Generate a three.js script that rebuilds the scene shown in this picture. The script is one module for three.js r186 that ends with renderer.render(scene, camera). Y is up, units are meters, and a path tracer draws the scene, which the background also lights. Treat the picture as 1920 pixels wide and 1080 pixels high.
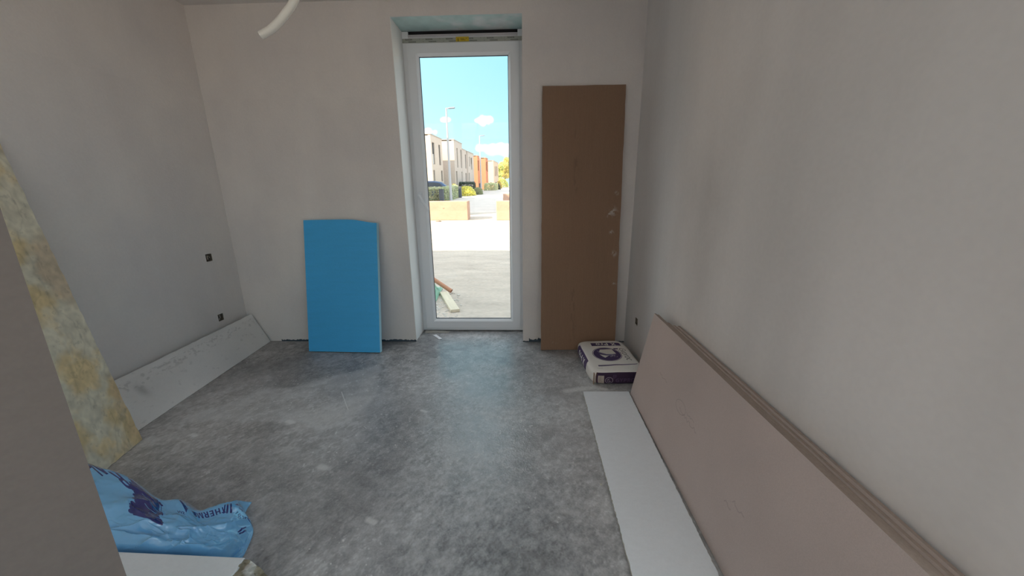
import * as THREE from 'three';
import { mergeGeometries } from 'three/addons/utils/BufferGeometryUtils.js';
import { RoundedBoxGeometry } from 'three/addons/geometries/RoundedBoxGeometry.js';

// ---------------------------------------------------------------- camera, sky, sun, exposure
const scene = new THREE.Scene();
const F = 693.8617, PITCH = -0.2577, YAW = 0.0345, ROLL = -0.0108, EYE = new THREE.Vector3(0, 1.3, 0);
const camera = new THREE.PerspectiveCamera(THREE.MathUtils.radToDeg(2 * Math.atan(540 / F)), 16 / 9, 0.05, 400);
camera.position.copy(EYE);
camera.rotation.set(PITCH, YAW, ROLL, 'YXZ');
camera.updateMatrixWorld();
scene.add(camera);
const EXPOSURE = 2.8, SUN_I = 3.8, SKY_I = 1.0;
const SUN_DIR = new THREE.Vector3(-1.3, 1, 0.83).normalize();

const sun = new THREE.DirectionalLight(new THREE.Color(1, 0.81, 0.55), SUN_I);
sun.name = 'sun';
sun.position.copy(SUN_DIR).multiplyScalar(80);
sun.castShadow = true;
Object.assign(sun.shadow.camera, { left: -60, right: 60, top: 60, bottom: -60, near: 1, far: 220 });
sun.shadow.mapSize.set(4096, 4096);
sun.target.position.set(0, 0, -20);
sun.position.add(sun.target.position);
scene.add(sun, sun.target);

const renderer = new THREE.WebGLRenderer({ antialias: true });
renderer.toneMapping = THREE.LinearToneMapping;
renderer.toneMappingExposure = EXPOSURE;
renderer.shadowMap.enabled = true;

// ---------------------------------------------------------------- numbers
function rng(seed) { let a = seed >>> 0; return () => { a = (a + 0x6d2b79f5) | 0; let t = Math.imul(a ^ (a >>> 15), 1 | a); t = (t + Math.imul(t ^ (t >>> 7), 61 | t)) ^ t; return ((t ^ (t >>> 14)) >>> 0) / 4294967296; }; }
const PERM = (() => { const r = rng(11), p = new Float32Array(65536); for (let i = 0; i < 65536; i++) p[i] = r(); return p; })();
function vnoise(x, y, per = 256) {
  const ix = Math.floor(x), iy = Math.floor(y); let fx = x - ix, fy = y - iy;
  fx = fx * fx * (3 - 2 * fx); fy = fy * fy * (3 - 2 * fy);
  const m = (k) => ((k % per) + per) % per, x0 = m(ix), x1 = m(ix + 1), y0 = m(iy) * 256, y1 = m(iy + 1) * 256;
  const a = PERM[x0 + y0], b = PERM[x1 + y0], c = PERM[x0 + y1], d = PERM[x1 + y1];
  return a + (b - a) * fx + (c - a) * fy + (a - b - c + d) * fx * fy;
}
function fbm(x, y, oct = 5, per = 256) { let s = 0, a = 0.5, n = 0; for (let i = 0; i < oct; i++) { s += a * vnoise(x + i * 17.3, y + i * 9.1, per); n += a; x *= 2; y *= 2; per = Math.min(256, per * 2); a *= 0.5; } return s / n; }
const clamp = (x, a = 0, b = 1) => Math.min(b, Math.max(a, x));
const sstep = (x, a, b) => { const t = clamp((x - a) / (b - a)); return t * t * (3 - 2 * t); };
const lerp = (a, b, t) => a + (b - a) * t;
const V = (x, y, z) => new THREE.Vector3(x, y, z);
const srgb = (x) => (x <= 0.0031308 ? 12.92 * x : 1.055 * Math.pow(x, 1 / 2.4) - 0.055);
const SR = (() => { const t = new Uint8Array(4096); for (let i = 0; i < 4096; i++) t[i] = Math.round(255 * srgb(i / 4095)); return t; })();
// a pixel of the 1920x1080 photograph as a direction, and where it meets a plane
function ray(u, v) { return V((u - 960) / F, -(v - 540) / F, -1).applyQuaternion(camera.quaternion); }
const onY = (u, v, y) => { const d = ray(u, v); return EYE.clone().addScaledVector(d, (y - 1.3) / d.y); };
const onZ = (u, v, z) => { const d = ray(u, v); return EYE.clone().addScaledVector(d, z / d.z); };
const onX = (u, v, x) => { const d = ray(u, v); return EYE.clone().addScaledVector(d, x / d.x); };

// ---------------------------------------------------------------- sky: air, small cumulus, extra unseen clouds and haze for fill
(() => {
  const W = 3072, H = 1536, data = new Float32Array(W * H * 4), r = rng(5), blobs = [];
  const dirOf = (az, el) => [Math.sin(az) * Math.cos(el), Math.sin(el), -Math.cos(az) * Math.cos(el)];
  const cloud = (az, el, w, h, dens, seed) => {
    const q = rng(seed), n = 7 + Math.floor(q() * 7);
    for (let i = 0; i < n; i++) { const t = q() * 2 - 1; blobs.push([az + t * w * 0.75, el + (q() * 0.9 - 0.25) * h * (1 - 0.7 * t * t), w * (0.22 + 0.28 * q()), h * (0.3 + 0.4 * q()), dens * (0.5 + 0.5 * q())]); }
  };
  const seen = (u, v, w, h, dens, seed) => { const d = ray(u, v).normalize(); cloud(Math.atan2(d.x, -d.z), Math.asin(d.y), w / F, h / F, dens, seed); };
  seen(906, 229, 17, 9, 1.5, 21); seen(838, 226, 13, 6, 0.75, 22); seen(936, 283, 28, 13, 1.1, 23); seen(806, 250, 12, 7, 1.0, 24); seen(905, 280, 14, 9, 0.7, 25);
  for (let i = 0; i < 150; i++) {  // clouds out of view, added in number to raise the skylight
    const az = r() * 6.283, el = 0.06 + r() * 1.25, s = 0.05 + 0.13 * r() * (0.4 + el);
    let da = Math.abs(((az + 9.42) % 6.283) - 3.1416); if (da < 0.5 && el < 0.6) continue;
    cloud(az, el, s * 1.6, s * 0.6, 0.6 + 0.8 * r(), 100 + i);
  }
  const mask = new Float32Array(W * H);
  for (const [az, el, w, h, d] of blobs) {
    const cu = ((Math.atan2(-Math.cos(az), Math.sin(az)) / (2 * Math.PI)) + 0.5) * W, cv = (el / Math.PI + 0.5) * H, rx = (w / Math.cos(el)) / (2 * Math.PI) * W * 1.6, ry = h / Math.PI * H * 1.6;
    for (let y = Math.max(0, Math.floor(cv - ry)); y <= Math.min(H - 1, cv + ry); y++) for (let x = Math.floor(cu - rx); x <= cu + rx; x++) {
      const k = ((x - cu) / rx) ** 2 + ((y - cv) / ry) ** 2; if (k < 1) mask[y * W + ((x % W) + W) % W] += d * (1 - k) * (1 - k);
    }
  }
  for (let y = 0; y < H; y++) {
    const el = ((y + 0.5) / H - 0.5) * Math.PI, e = Math.max(0, el), t = 1 - Math.exp(-e * 3.2);
    for (let x = 0; x < W; x++) {
      const az = ((x + 0.5) / W - 0.5) * 2 * Math.PI, o = (y * W + x) * 4;
      let R = lerp(0.26, 0.0, t), G = lerp(0.39, 0.21, t), B = lerp(0.45, 0.31, t);
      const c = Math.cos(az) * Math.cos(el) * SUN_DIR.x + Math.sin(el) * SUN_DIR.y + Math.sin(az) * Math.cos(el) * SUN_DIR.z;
      const glow = 0.8 * Math.pow(Math.max(0, c), 8) + 0.5 * ((1 + c) / 2) ** 2;  // sun-side haze widened to send more light through the door
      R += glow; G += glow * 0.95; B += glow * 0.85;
      const m = mask[y * W + x];
      if (m > 0.01) {
        const n = fbm(az * 95, el * 130, 5), a = sstep(m * (0.05 + 1.6 * n), 0.15, 1.15) * 0.95;
        R = lerp(R, 0.95, a); G = lerp(G, 0.93, a); B = lerp(B, 0.93, a);
      }
      if (el < 0) { R = 0.45; G = 0.42; B = 0.36; }
      data[o] = R; data[o + 1] = G; data[o + 2] = B; data[o + 3] = 1;
    }
  }
  const tex = new THREE.DataTexture(data, W, H, THREE.RGBAFormat, THREE.FloatType);
  tex.mapping = THREE.EquirectangularReflectionMapping; tex.magFilter = THREE.LinearFilter; tex.minFilter = THREE.LinearFilter; tex.needsUpdate = true;
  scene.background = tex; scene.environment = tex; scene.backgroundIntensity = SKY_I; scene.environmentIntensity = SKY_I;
})();

// ---------------------------------------------------------------- textures and materials
function colorTex(w, h, f, rx = 1, ry = 1, wrap = THREE.RepeatWrapping) {
  const d = new Uint8Array(w * h * 4);
  for (let y = 0; y < h; y++) for (let x = 0; x < w; x++) { const c = f((x + 0.5) / w, (y + 0.5) / h), o = (y * w + x) * 4; for (let k = 0; k < 3; k++) d[o + k] = SR[Math.round(4095 * clamp(c[k]))]; d[o + 3] = 255; }
  const t = new THREE.DataTexture(d, w, h); t.colorSpace = THREE.SRGBColorSpace; return finish(t, rx, ry, wrap);
}
function greyTex(w, h, f, rx = 1, ry = 1, wrap = THREE.RepeatWrapping) {
  const d = new Uint8Array(w * h * 4);
  for (let y = 0; y < h; y++) for (let x = 0; x < w; x++) { const c = Math.round(255 * clamp(f((x + 0.5) / w, (y + 0.5) / h))), o = (y * w + x) * 4; d[o] = d[o + 1] = d[o + 2] = c; d[o + 3] = 255; }
  return finish(new THREE.DataTexture(d, w, h), rx, ry, wrap);
}
function finish(t, rx, ry, wrap) { t.wrapS = t.wrapT = wrap; t.magFilter = THREE.LinearFilter; t.minFilter = THREE.LinearMipmapLinearFilter; t.generateMipmaps = true; t.repeat.set(rx, ry); t.needsUpdate = true; return t; }
function canvasTex(w, h, draw) { const c = document.createElement('canvas'); c.width = w; c.height = h; draw(c.getContext('2d'), w, h); const t = new THREE.CanvasTexture(c); t.colorSpace = THREE.SRGBColorSpace; t.magFilter = THREE.LinearFilter; t.needsUpdate = true; return t; }
function mat(r, g, b, rough = 0.85, more = {}) { const m = new THREE.MeshStandardMaterial({ roughness: rough, ...more }); m.color.setRGB(r, g, b); return m; }
function mapped(map, rough = 0.85, more = {}) { return new THREE.MeshStandardMaterial({ map, roughness: rough, ...more }); }

const plasterBump = greyTex(1024, 1024, (u, v) => 0.45 * fbm(u * 8, v * 8, 6, 8) + 0.35 * fbm(u * 4, v * 24, 4, 4) + 0.2 * vnoise(u * 256, v * 256), 0.5, 0.5);
const plasterMap = colorTex(1024, 1024, (u, v) => { const n = fbm(u * 6, v * 6, 5, 6) - 0.5, s = fbm(u * 16 + 40, v * 3, 4, 16) - 0.5, g = vnoise(u * 256, v * 256) - 0.5, k = 1 + 0.16 * n + 0.07 * s + 0.03 * g; return [0.785 * k, 0.74 * k, 0.72 * k * (1 - 0.04 * n)]; }, 0.5, 0.5);
const M = {};
M.plaster = mapped(plasterMap, 0.9, { bumpMap: plasterBump, bumpScale: 0.002 });
// right wall: trowelled bands and damp patches, 4.2 m x 2.7 m from the far corner
M.plasterRight = mapped(colorTex(1024, 1024, (u, v) => {
  const z = u * 4.2, y = v * 2.7;
  const band = fbm(z * 2.6 + 5, y * 0.55, 4) - 0.5, n = fbm(z * 1.3, y * 1.5 + 30, 5) - 0.5, g = vnoise(z * 90, y * 90) - 0.5;
  const damp = Math.exp(-(((z - 1.25) / 0.28) ** 2) - ((y - 1.05) / 0.55) ** 2) * (0.6 + 0.8 * fbm(z * 5, y * 3, 4)) + 0.5 * Math.exp(-(((z - 1.75) / 0.2) ** 2) - ((y - 1.3) / 0.5) ** 2);
  const k = 1 + 0.32 * band + 0.14 * n + 0.03 * g - 0.24 * damp;
  return [0.785 * k, 0.755 * k, 0.745 * k];
}), 0.88, { bumpMap: plasterBump, bumpScale: 0.002 });
M.ceiling = mapped(plasterMap, 0.9);
M.greenBoard = mapped(colorTex(256, 256, (u, v) => { const k = 0.85 + 0.35 * fbm(u * 12, v * 12, 5, 12), w = sstep(fbm(u * 5 + 9, v * 5, 4, 5), 0.5, 0.7); return [lerp(0.5, 0.66, w) * k, lerp(0.66, 0.72, w) * k, lerp(0.66, 0.74, w) * k]; }), 0.9);
M.pvc = mat(0.84, 0.86, 0.9, 0.3);
M.gasket = mat(0.03, 0.035, 0.045, 0.6);
M.dark = mat(0.012, 0.01, 0.013, 0.9);
M.alu = mat(0.62, 0.6, 0.63, 0.38, { metalness: 0.3 });
M.stripPE = mat(0.05, 0.075, 0.1, 0.75);
M.glass = new THREE.MeshPhysicalMaterial({ color: 0xffffff, roughness: 0, transmission: 1, thickness: 0, ior: 1.5 });

// floor, non-repeating over x -2.6..1.1, z -3.7..0
const patchPoly = [[-2.06, -1.85], [-2.02, -1.99], [-1.85, -2.18], [-1.57, -2.26], [-1.36, -2.45], [-1.11, -2.63], [-0.95, -2.16], [-1.02, -1.82], [-1.14, -1.76], [-1.52, -1.86], [-1.74, -1.86]];
function insideSoft(px, pz, poly) { let s = false, dm = 9; for (let i = 0, j = poly.length - 1; i < poly.length; j = i++) { const [xi, zi] = poly[i], [xj, zj] = poly[j]; if ((zi > pz) !== (zj > pz) && px < ((xj - xi) * (pz - zi)) / (zj - zi) + xi) s = !s; const t = clamp(((px - xi) * (xj - xi) + (pz - zi) * (zj - zi)) / ((xj - xi) ** 2 + (zj - zi) ** 2)); dm = Math.min(dm, Math.hypot(px - xi - t * (xj - xi), pz - zi - t * (zj - zi))); } return s ? dm : -dm; }
const FW = 3.7, dustStrokes = [];
(() => {
  const r = rng(77);
  const clump = (x, z) => sstep(fbm(x * 3 + 40, z * 3 + 11, 4), 0.4, 0.62);
  for (let i = 0; i < 2200; i++) { const a = r() * 6.28, l = 0.002 + 0.022 * r() ** 3, x = -2.5 + 3.4 * r(), z = -3.3 + 2.6 * r(); dustStrokes.push([x, z, Math.cos(a) * l, Math.sin(a) * l, 0.0012 + 0.0045 * r() ** 3, (0.12 + 0.7 * r()) * (0.15 + 0.85 * clump(x, z))]); }
  for (let i = 0; i < 5200; i++) { const x = -2.5 + 3.4 * r(), z = -3.3 + 2.6 * r(); dustStrokes.push([x, z, 0.003 * r(), 0.003 * r(), 0.0012 + 0.004 * r() ** 4, (0.2 + 0.7 * r()) * (0.2 + 0.8 * clump(x, z))]); }
  for (const [u, v, w] of [[600, 875, 0.02], [540, 790, 0.02], [790, 770, 0.012], [1180, 825, 0.012], [690, 975, 0.014], [360, 815, 0.014], [1125, 728, 0.02]]) { const p = onY(u, v, 0); dustStrokes.push([p.x, p.z, 0.03, 0.012, w, 0.6]); }
  let a = onY(640, 735, 0), b = onY(652, 768, 0); dustStrokes.push([a.x, a.z, b.x - a.x, b.z - a.z, 0.003, 0.8]);
  a = onY(1062, 733, 0); b = onY(1120, 726, 0); dustStrokes.push([a.x, a.z, b.x - a.x, b.z - a.z, 0.03, 0.55]);
})();
const DUST = (() => { const N = 2048, d = new Float32Array(N * N); for (const [x, z, dx, dz, w, s] of dustStrokes) { const ax = (x + 2.6) / FW * N, az = -z / FW * N, bx = dx / FW * N, bz = -dz / FW * N, q = w / FW * N; for (let yy = Math.floor(Math.min(az, az + bz) - q * 2); yy <= Math.max(az, az + bz) + q * 2; yy++) for (let xx = Math.floor(Math.min(ax, ax + bx) - q * 2); xx <= Math.max(ax, ax + bx) + q * 2; xx++) { if (xx < 0 || yy < 0 || xx >= N || yy >= N) continue; const t = clamp(((xx - ax) * bx + (yy - az) * bz) / (bx * bx + bz * bz + 1e-6)), e = Math.hypot(xx - ax - t * bx, yy - az - t * bz) / (q * 1.4), k = s * (1 - sstep(e, 0.2, 1)); if (k > d[yy * N + xx]) d[yy * N + xx] = k; } } return d; })();
const COARSE = (() => { // slow fields of the floor on a coarse grid
  const n = 720, k = 5, d = new Float32Array((n + 1) * (n + 1) * k);
  for (let j = 0; j <= n; j++) for (let i = 0; i <= n; i++) {
    const x = (i / n) * FW - 2.6, z = -(j / n) * FW, wx = x + 0.12 * (fbm(x * 4, z * 4, 4) - 0.5), wz = z + 0.12 * (fbm(x * 4 + 50, z * 4, 4) - 0.5);
    const pd = insideSoft(wx, wz, patchPoly);
    d.set([sstep(pd, -0.015, 0.03) * (1 - 0.6 * sstep(pd, 0.05, 0.3)), fbm(x * 1.1 + 3, z * 1.1, 5), fbm(x * 4 + 20, z * 4, 5), fbm(x * 9 + 70, z * 9 + 8, 5), Math.pow(1 - Math.abs(2 * fbm(x * 6 + 100, z * 9, 4) - 1), 14)], (j * (n + 1) + i) * k);
  }
  return { n, k, d };
})();
function floorAt(u, v) {
  const { n, k, d } = COARSE, X = u * n, Y = v * n, i = Math.floor(X), j = Math.floor(Y), fx = X - i, fy = Y - j, o = (j * (n + 1) + i) * k, p = o + (n + 1) * k;
  const g = (c) => lerp(lerp(d[o + c], d[o + k + c], fx), lerp(d[p + c], d[p + k + c], fx), fy);
  const x = u * FW - 2.6, z = -v * FW, dry = g(0), big = g(1), mid = g(2), fine = fbm(x * 26, z * 26, 4), grit = vnoise(u * 700, v * 700), tiny = fbm(x * 80 + z * 22, z * 60, 3);
  const dusty = clamp(sstep(mid * 0.6 + big * 0.4, 0.46, 0.66) * (0.45 + 0.75 * sstep(fine, 0.35, 0.65)));
  const cloudy = sstep(g(3), 0.53, 0.72) * (0.3 + 0.9 * fine), swirl = g(4) * 0.35 * sstep(fine, 0.4, 0.6), centre = Math.exp(-(((x + 0.35) / 0.95) ** 2));
  return { dry, dusty, cloudy, swirl, big, mid, fine, grit, tiny, centre, dust: DUST[Math.min(2047, Math.floor(v * 2048)) * 2048 + Math.min(2047, Math.floor(u * 2048))] };
}
const floorCells = (() => { const N = 2048, a = new Float32Array(N * N * 2); return { N, a }; })();
M.floor = (() => {
  const N = floorCells.N;
  const map = colorTex(N, N, (u, v) => {
    const q = floorAt(u, v), i = (Math.floor(v * N) * N + Math.floor(u * N)) * 2;
    let light = clamp(0.26 * q.dusty + 0.2 * q.cloudy + 0.62 * q.dry + q.swirl + 0.5 * sstep(q.tiny, 0.6, 0.8) * sstep(q.big, 0.42, 0.6));
    let k = 0.76 + 0.42 * (q.mid - 0.5) + 0.4 * (q.fine - 0.5) + 1.0 * (q.big - 0.5) + 0.24 * (q.grit - 0.5) + (0.15 + 0.5 * sstep(q.mid, 0.4, 0.65)) * (q.tiny - 0.5);
    let c = [0.45 * k, 0.415 * k, 0.395 * k];
    const grey = 0.35 + 0.65 * q.centre;  // bluish tint painted down the middle in place of reflected sky
    c = [lerp(c[0], 0.445 * k, grey), lerp(c[1], 0.455 * k, grey), lerp(c[2], 0.48 * k, grey)];
    c = [lerp(c[0], 0.72, light * 0.6), lerp(c[1], 0.72, light * 0.6), lerp(c[2], 0.73, light * 0.6)];
    c = c.map((x) => lerp(x, 0.92, q.dust * 0.85));
    floorCells.a[i] = clamp(0.3 + 0.22 * light + 0.3 * (q.mid - 0.45) + 0.2 * q.dust + 0.22 * (1 - q.centre), 0.31, 1); floorCells.a[i + 1] = clamp(0.4 + 0.4 * (q.fine - 0.5) + 0.25 * (q.grit - 0.5) + 0.25 * (q.mid - 0.5) + 0.35 * q.dust);
    return c;
  }, 1, 1, THREE.MirroredRepeatWrapping);
  const at = (u, v, k) => floorCells.a[(Math.floor(v * N) * N + Math.floor(u * N)) * 2 + k];
  return new THREE.MeshPhysicalMaterial({ map, roughness: 1, ior: 1.7, roughnessMap: greyTex(N, N, (u, v) => at(u, v, 0), 1, 1, THREE.MirroredRepeatWrapping), bumpMap: greyTex(N, N, (u, v) => at(u, v, 1), 1, 1, THREE.MirroredRepeatWrapping), bumpScale: 0.003 });
})();

// boards
const paperFleck = (r, g, b, amp) => colorTex(384, 384, (u, v) => { const k = 1 + amp * (0.5 * (vnoise(u * 256, v * 256) - 0.5) + 0.6 * (fbm(u * 40, v * 90, 3, 40) - 0.5) + 0.7 * (fbm(u * 3, v * 3, 4, 3) - 0.5)); return [r * k, g * k, b * k]; });
M.kraft = mapped(paperFleck(0.5, 0.42, 0.39, 0.16), 0.82);
M.kraftEdge = mapped(paperFleck(0.36, 0.29, 0.25, 0.3), 0.85);
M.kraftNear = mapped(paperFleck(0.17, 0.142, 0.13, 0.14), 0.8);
M.whitePaper = mapped(paperFleck(0.82, 0.85, 0.9, 0.07), 0.8);
M.whiteStrip = mapped(colorTex(800, 160, (u, v) => {
  const x = u * 2, y = v * 0.32, k = 1 + 0.05 * (vnoise(u * 256, v * 128) - 0.5) + 0.14 * (fbm(x * 5, y * 5, 4) - 0.5);
  const chip = sstep(y, 0.235, 0.262) * sstep(fbm(x * 46, y * 60 + 7, 4), 0.52, 0.68) * 0.2, smear = Math.exp(-(((x - 0.55) / 0.025) ** 2) - ((y - 0.21) / 0.05) ** 2) * 0.3, scuff = sstep(fbm(x * 30 + 31, y * 36, 5), 0.68, 0.8) * 0.12;
  const d = (1 - chip) * (1 - smear) * (1 - scuff);
  return [0.76 * k * d, 0.74 * k * d, 0.73 * k * d];
}, 0.5, 3.125), 0.85);
M.plasterCore = mapped(colorTex(128, 128, (u, v) => { const k = 0.8 + 0.4 * fbm(u * 20, v * 20, 3, 20); return [0.55 * k, 0.53 * k, 0.48 * k]; }), 0.95);
M.hardboard = mapped(colorTex(512, 1024, (u, v) => { // 0.62 m x 2.06 m
  const x = u * 0.62, y = v * 2.06; let k = 1 + 0.1 * (vnoise(u * 250, v * 250) - 0.5) + 0.16 * (fbm(x * 3, y * 1.5, 4) - 0.5) + 0.08 * (fbm(x * 160, y * 8, 2) - 0.5);
  const stamp = Math.exp(-(((x - 0.26) / 0.02) ** 2)) * sstep(fbm(x * 60, y * 14, 3), 0.55, 0.6) * sstep(Math.sin(y * 5.2), 0.2, 0.5) * 0.16;
  k *= 1 - stamp;
  let w = 0; for (const [sx, sy, sr] of [[0.56, 1.13, 0.03], [0.585, 1.27, 0.013], [0.535, 1.11, 0.02], [0.58, 0.8, 0.02], [0.595, 0.56, 0.014], [0.555, 0.97, 0.014], [0.11, 0.06, 0.01]]) w = Math.max(w, Math.exp(-(((x - sx) / sr) ** 2) - ((y - sy) / sr) ** 2) * sstep(fbm(x * 70, y * 70, 3), 0.42, 0.62));
  return [lerp(0.27 * k, 0.6, w * 0.7), lerp(0.165 * k, 0.56, w * 0.7), lerp(0.105 * k, 0.52, w * 0.7)];
}, 1 / 0.62, 1 / 2.06), 0.75);
M.xps = mapped(colorTex(512, 512, (u, v) => { const k = 1 + 0.08 * (fbm(u * 6, v * 60, 3, 6) - 0.5) + 0.12 * (fbm(u * 3, v * 3, 4, 3) - 0.5) + 0.05 * (vnoise(u * 256, v * 256) - 0.5); return [0.065 * k, 0.47 * k, 0.92 * k]; }), 0.62, { bumpMap: greyTex(256, 256, (u, v) => vnoise(u * 128, v * 256)), bumpScale: 0.0006 });
M.xpsEdge = mat(0.45, 0.75, 0.9, 0.7);
M.mottled = mapped(colorTex(700, 700, (u, v) => { // 1 m square of pressed, stained chips
  const x = u, y = v, wx = x + 0.03 * (fbm(x * 12, y * 12, 3) - 0.5), wy = y + 0.03 * (fbm(x * 12 + 40, y * 12, 3) - 0.5);
  const chip = vnoise(wx * 46, wy * 30), chip2 = vnoise(wx * 90 + 30, wy * 60), big = fbm(wx * 3.2 + 2, wy * 4 + 5, 5), stain = sstep(fbm(wx * 5 + 60, wy * 3.2, 5), 0.47, 0.66);
  const yellow = sstep(fbm(wx * 6 + 11, wy * 4.5 + 3, 5), 0.5, 0.68), crack = Math.pow(1 - Math.abs(2 * fbm(wx * 7 + 3, wy * 3, 4) - 1), 30), speck = sstep(fbm(x * 60, y * 40, 3), 0.68, 0.76);
  const k = 0.8 + 0.26 * chip + 0.18 * chip2 + 0.2 * (big - 0.5);
  let c = [0.7 * k, 0.65 * k, 0.52 * k];
  c = [lerp(c[0], 0.72 * k, yellow * 0.65), lerp(c[1], 0.52 * k, yellow * 0.65), lerp(c[2], 0.22 * k, yellow * 0.65)];
  c = [lerp(c[0], 0.58 * k, stain * 0.5), lerp(c[1], 0.41 * k, stain * 0.5), lerp(c[2], 0.26 * k, stain * 0.5)];
  const d = (1 - 0.16 * crack) * (1 - 0.14 * speck);
  return c.map((q) => q * d);
}, 1, 1, THREE.MirroredRepeatWrapping), 0.8, { bumpMap: greyTex(512, 512, (u, v) => 0.5 * vnoise(u * 46, v * 30) + 0.5 * fbm(u * 60, v * 60, 3, 60)), bumpScale: 0.0025 });
M.mottledEdge = mat(0.42, 0.36, 0.13, 0.9);

// ---------------------------------------------------------------- object helpers
const used = new Map();
function numbered(n) { const k = used.get(n) ?? 0; used.set(n, k + 1); return k ? n + '_' + String(k).padStart(3, '0') : n; }
function shade(o) { o.traverse((q) => { if (q.isMesh) { q.castShadow = true; q.receiveShadow = true; } }); return o; }
function mesh(name, geo, m, parent) { const o = new THREE.Mesh(geo, m); o.name = parent ? name : numbered(name); (parent ?? scene).add(o); return shade(o); }
function thing(name, label, category, group, pos) { const o = new THREE.Group(); o.name = numbered(name); if (pos) o.position.copy(pos); Object.assign(o.userData, { label, category }); if (group) o.userData.group = group; scene.add(o); return o; }
function tag(o, label, category, group) { Object.assign(o.userData, { label, category }); if (group) o.userData.group = group; return o; }
function struct(name, geo, m, parent) { const o = mesh(name, geo, m, parent); if (!parent) o.userData.kind = 'structure'; return o; }
function part(o, list) { for (const [n, g, m] of list) mesh(n, g, m, o); return o; }
function planar(geo, ax, ay, sx = 1, sy = 1, ox = 0, oy = 0) { const p = geo.attributes.position, uv = new Float32Array(p.count * 2), g = ['getX', 'getY', 'getZ']; for (let i = 0; i < p.count; i++) { uv[i * 2] = p[g[ax]](i) * sx + ox; uv[i * 2 + 1] = p[g[ay]](i) * sy + oy; } geo.setAttribute('uv', new THREE.BufferAttribute(uv, 2)); return geo; }
function boxUV(geo) { // uv in metres by dominant normal
  geo = geo.index ? geo.toNonIndexed() : geo; const p = geo.attributes.position, n = geo.attributes.normal, uv = new Float32Array(p.count * 2);
  for (let i = 0; i < p.count; i++) { const a = Math.abs(n.getX(i)), b = Math.abs(n.getY(i)), c = Math.abs(n.getZ(i)); uv[i * 2] = a >= b && a >= c ? p.getZ(i) : p.getX(i); uv[i * 2 + 1] = b > a && b > c ? p.getZ(i) : p.getY(i); }
  geo.setAttribute('uv', new THREE.BufferAttribute(uv, 2)); return geo;
}
function box(x0, x1, y0, y1, z0, z1, r = 0) { const g = r ? new RoundedBoxGeometry(x1 - x0, y1 - y0, z1 - z0, 2, r) : new THREE.BoxGeometry(x1 - x0, y1 - y0, z1 - z0); g.translate((x0 + x1) / 2, (y0 + y1) / 2, (z0 + z1) / 2); return boxUV(g); }
const merge = (list) => mergeGeometries(list.map((g) => { const q = g.index ? g.toNonIndexed() : g; for (const k of Object.keys(q.attributes)) if (!['position', 'normal', 'uv'].includes(k)) q.deleteAttribute(k); q.clearGroups(); return q; }));
function holed(outer, holes, depth) { // shape in xy with rectangular holes, extruded along z
  const s = new THREE.Shape(outer.map((p) => new THREE.Vector2(...p)));
  for (const [x0, x1, y0, y1] of holes) s.holes.push(new THREE.Path([[x0, y0], [x0, y1], [x1, y1], [x1, y0]].map((p) => new THREE.Vector2(...p))));
  return new THREE.ExtrudeGeometry(s, { depth, bevelEnabled: false });
}
function smoothNormals(geo) { geo.computeVertexNormals(); const p = geo.attributes.position, n = geo.attributes.normal, m = new Map(); for (let i = 0; i < p.count; i++) { const k = [p.getX(i), p.getY(i), p.getZ(i)].map((x) => Math.round(x * 20000)).join(); let a = m.get(k); if (!a) m.set(k, (a = [V(0, 0, 0), []])); a[0].add(V(n.getX(i), n.getY(i), n.getZ(i))); a[1].push(i); } for (const [s, l] of m.values()) { s.normalize(); for (const i of l) n.setXYZ(i, s.x, s.y, s.z); } return geo; }
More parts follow.
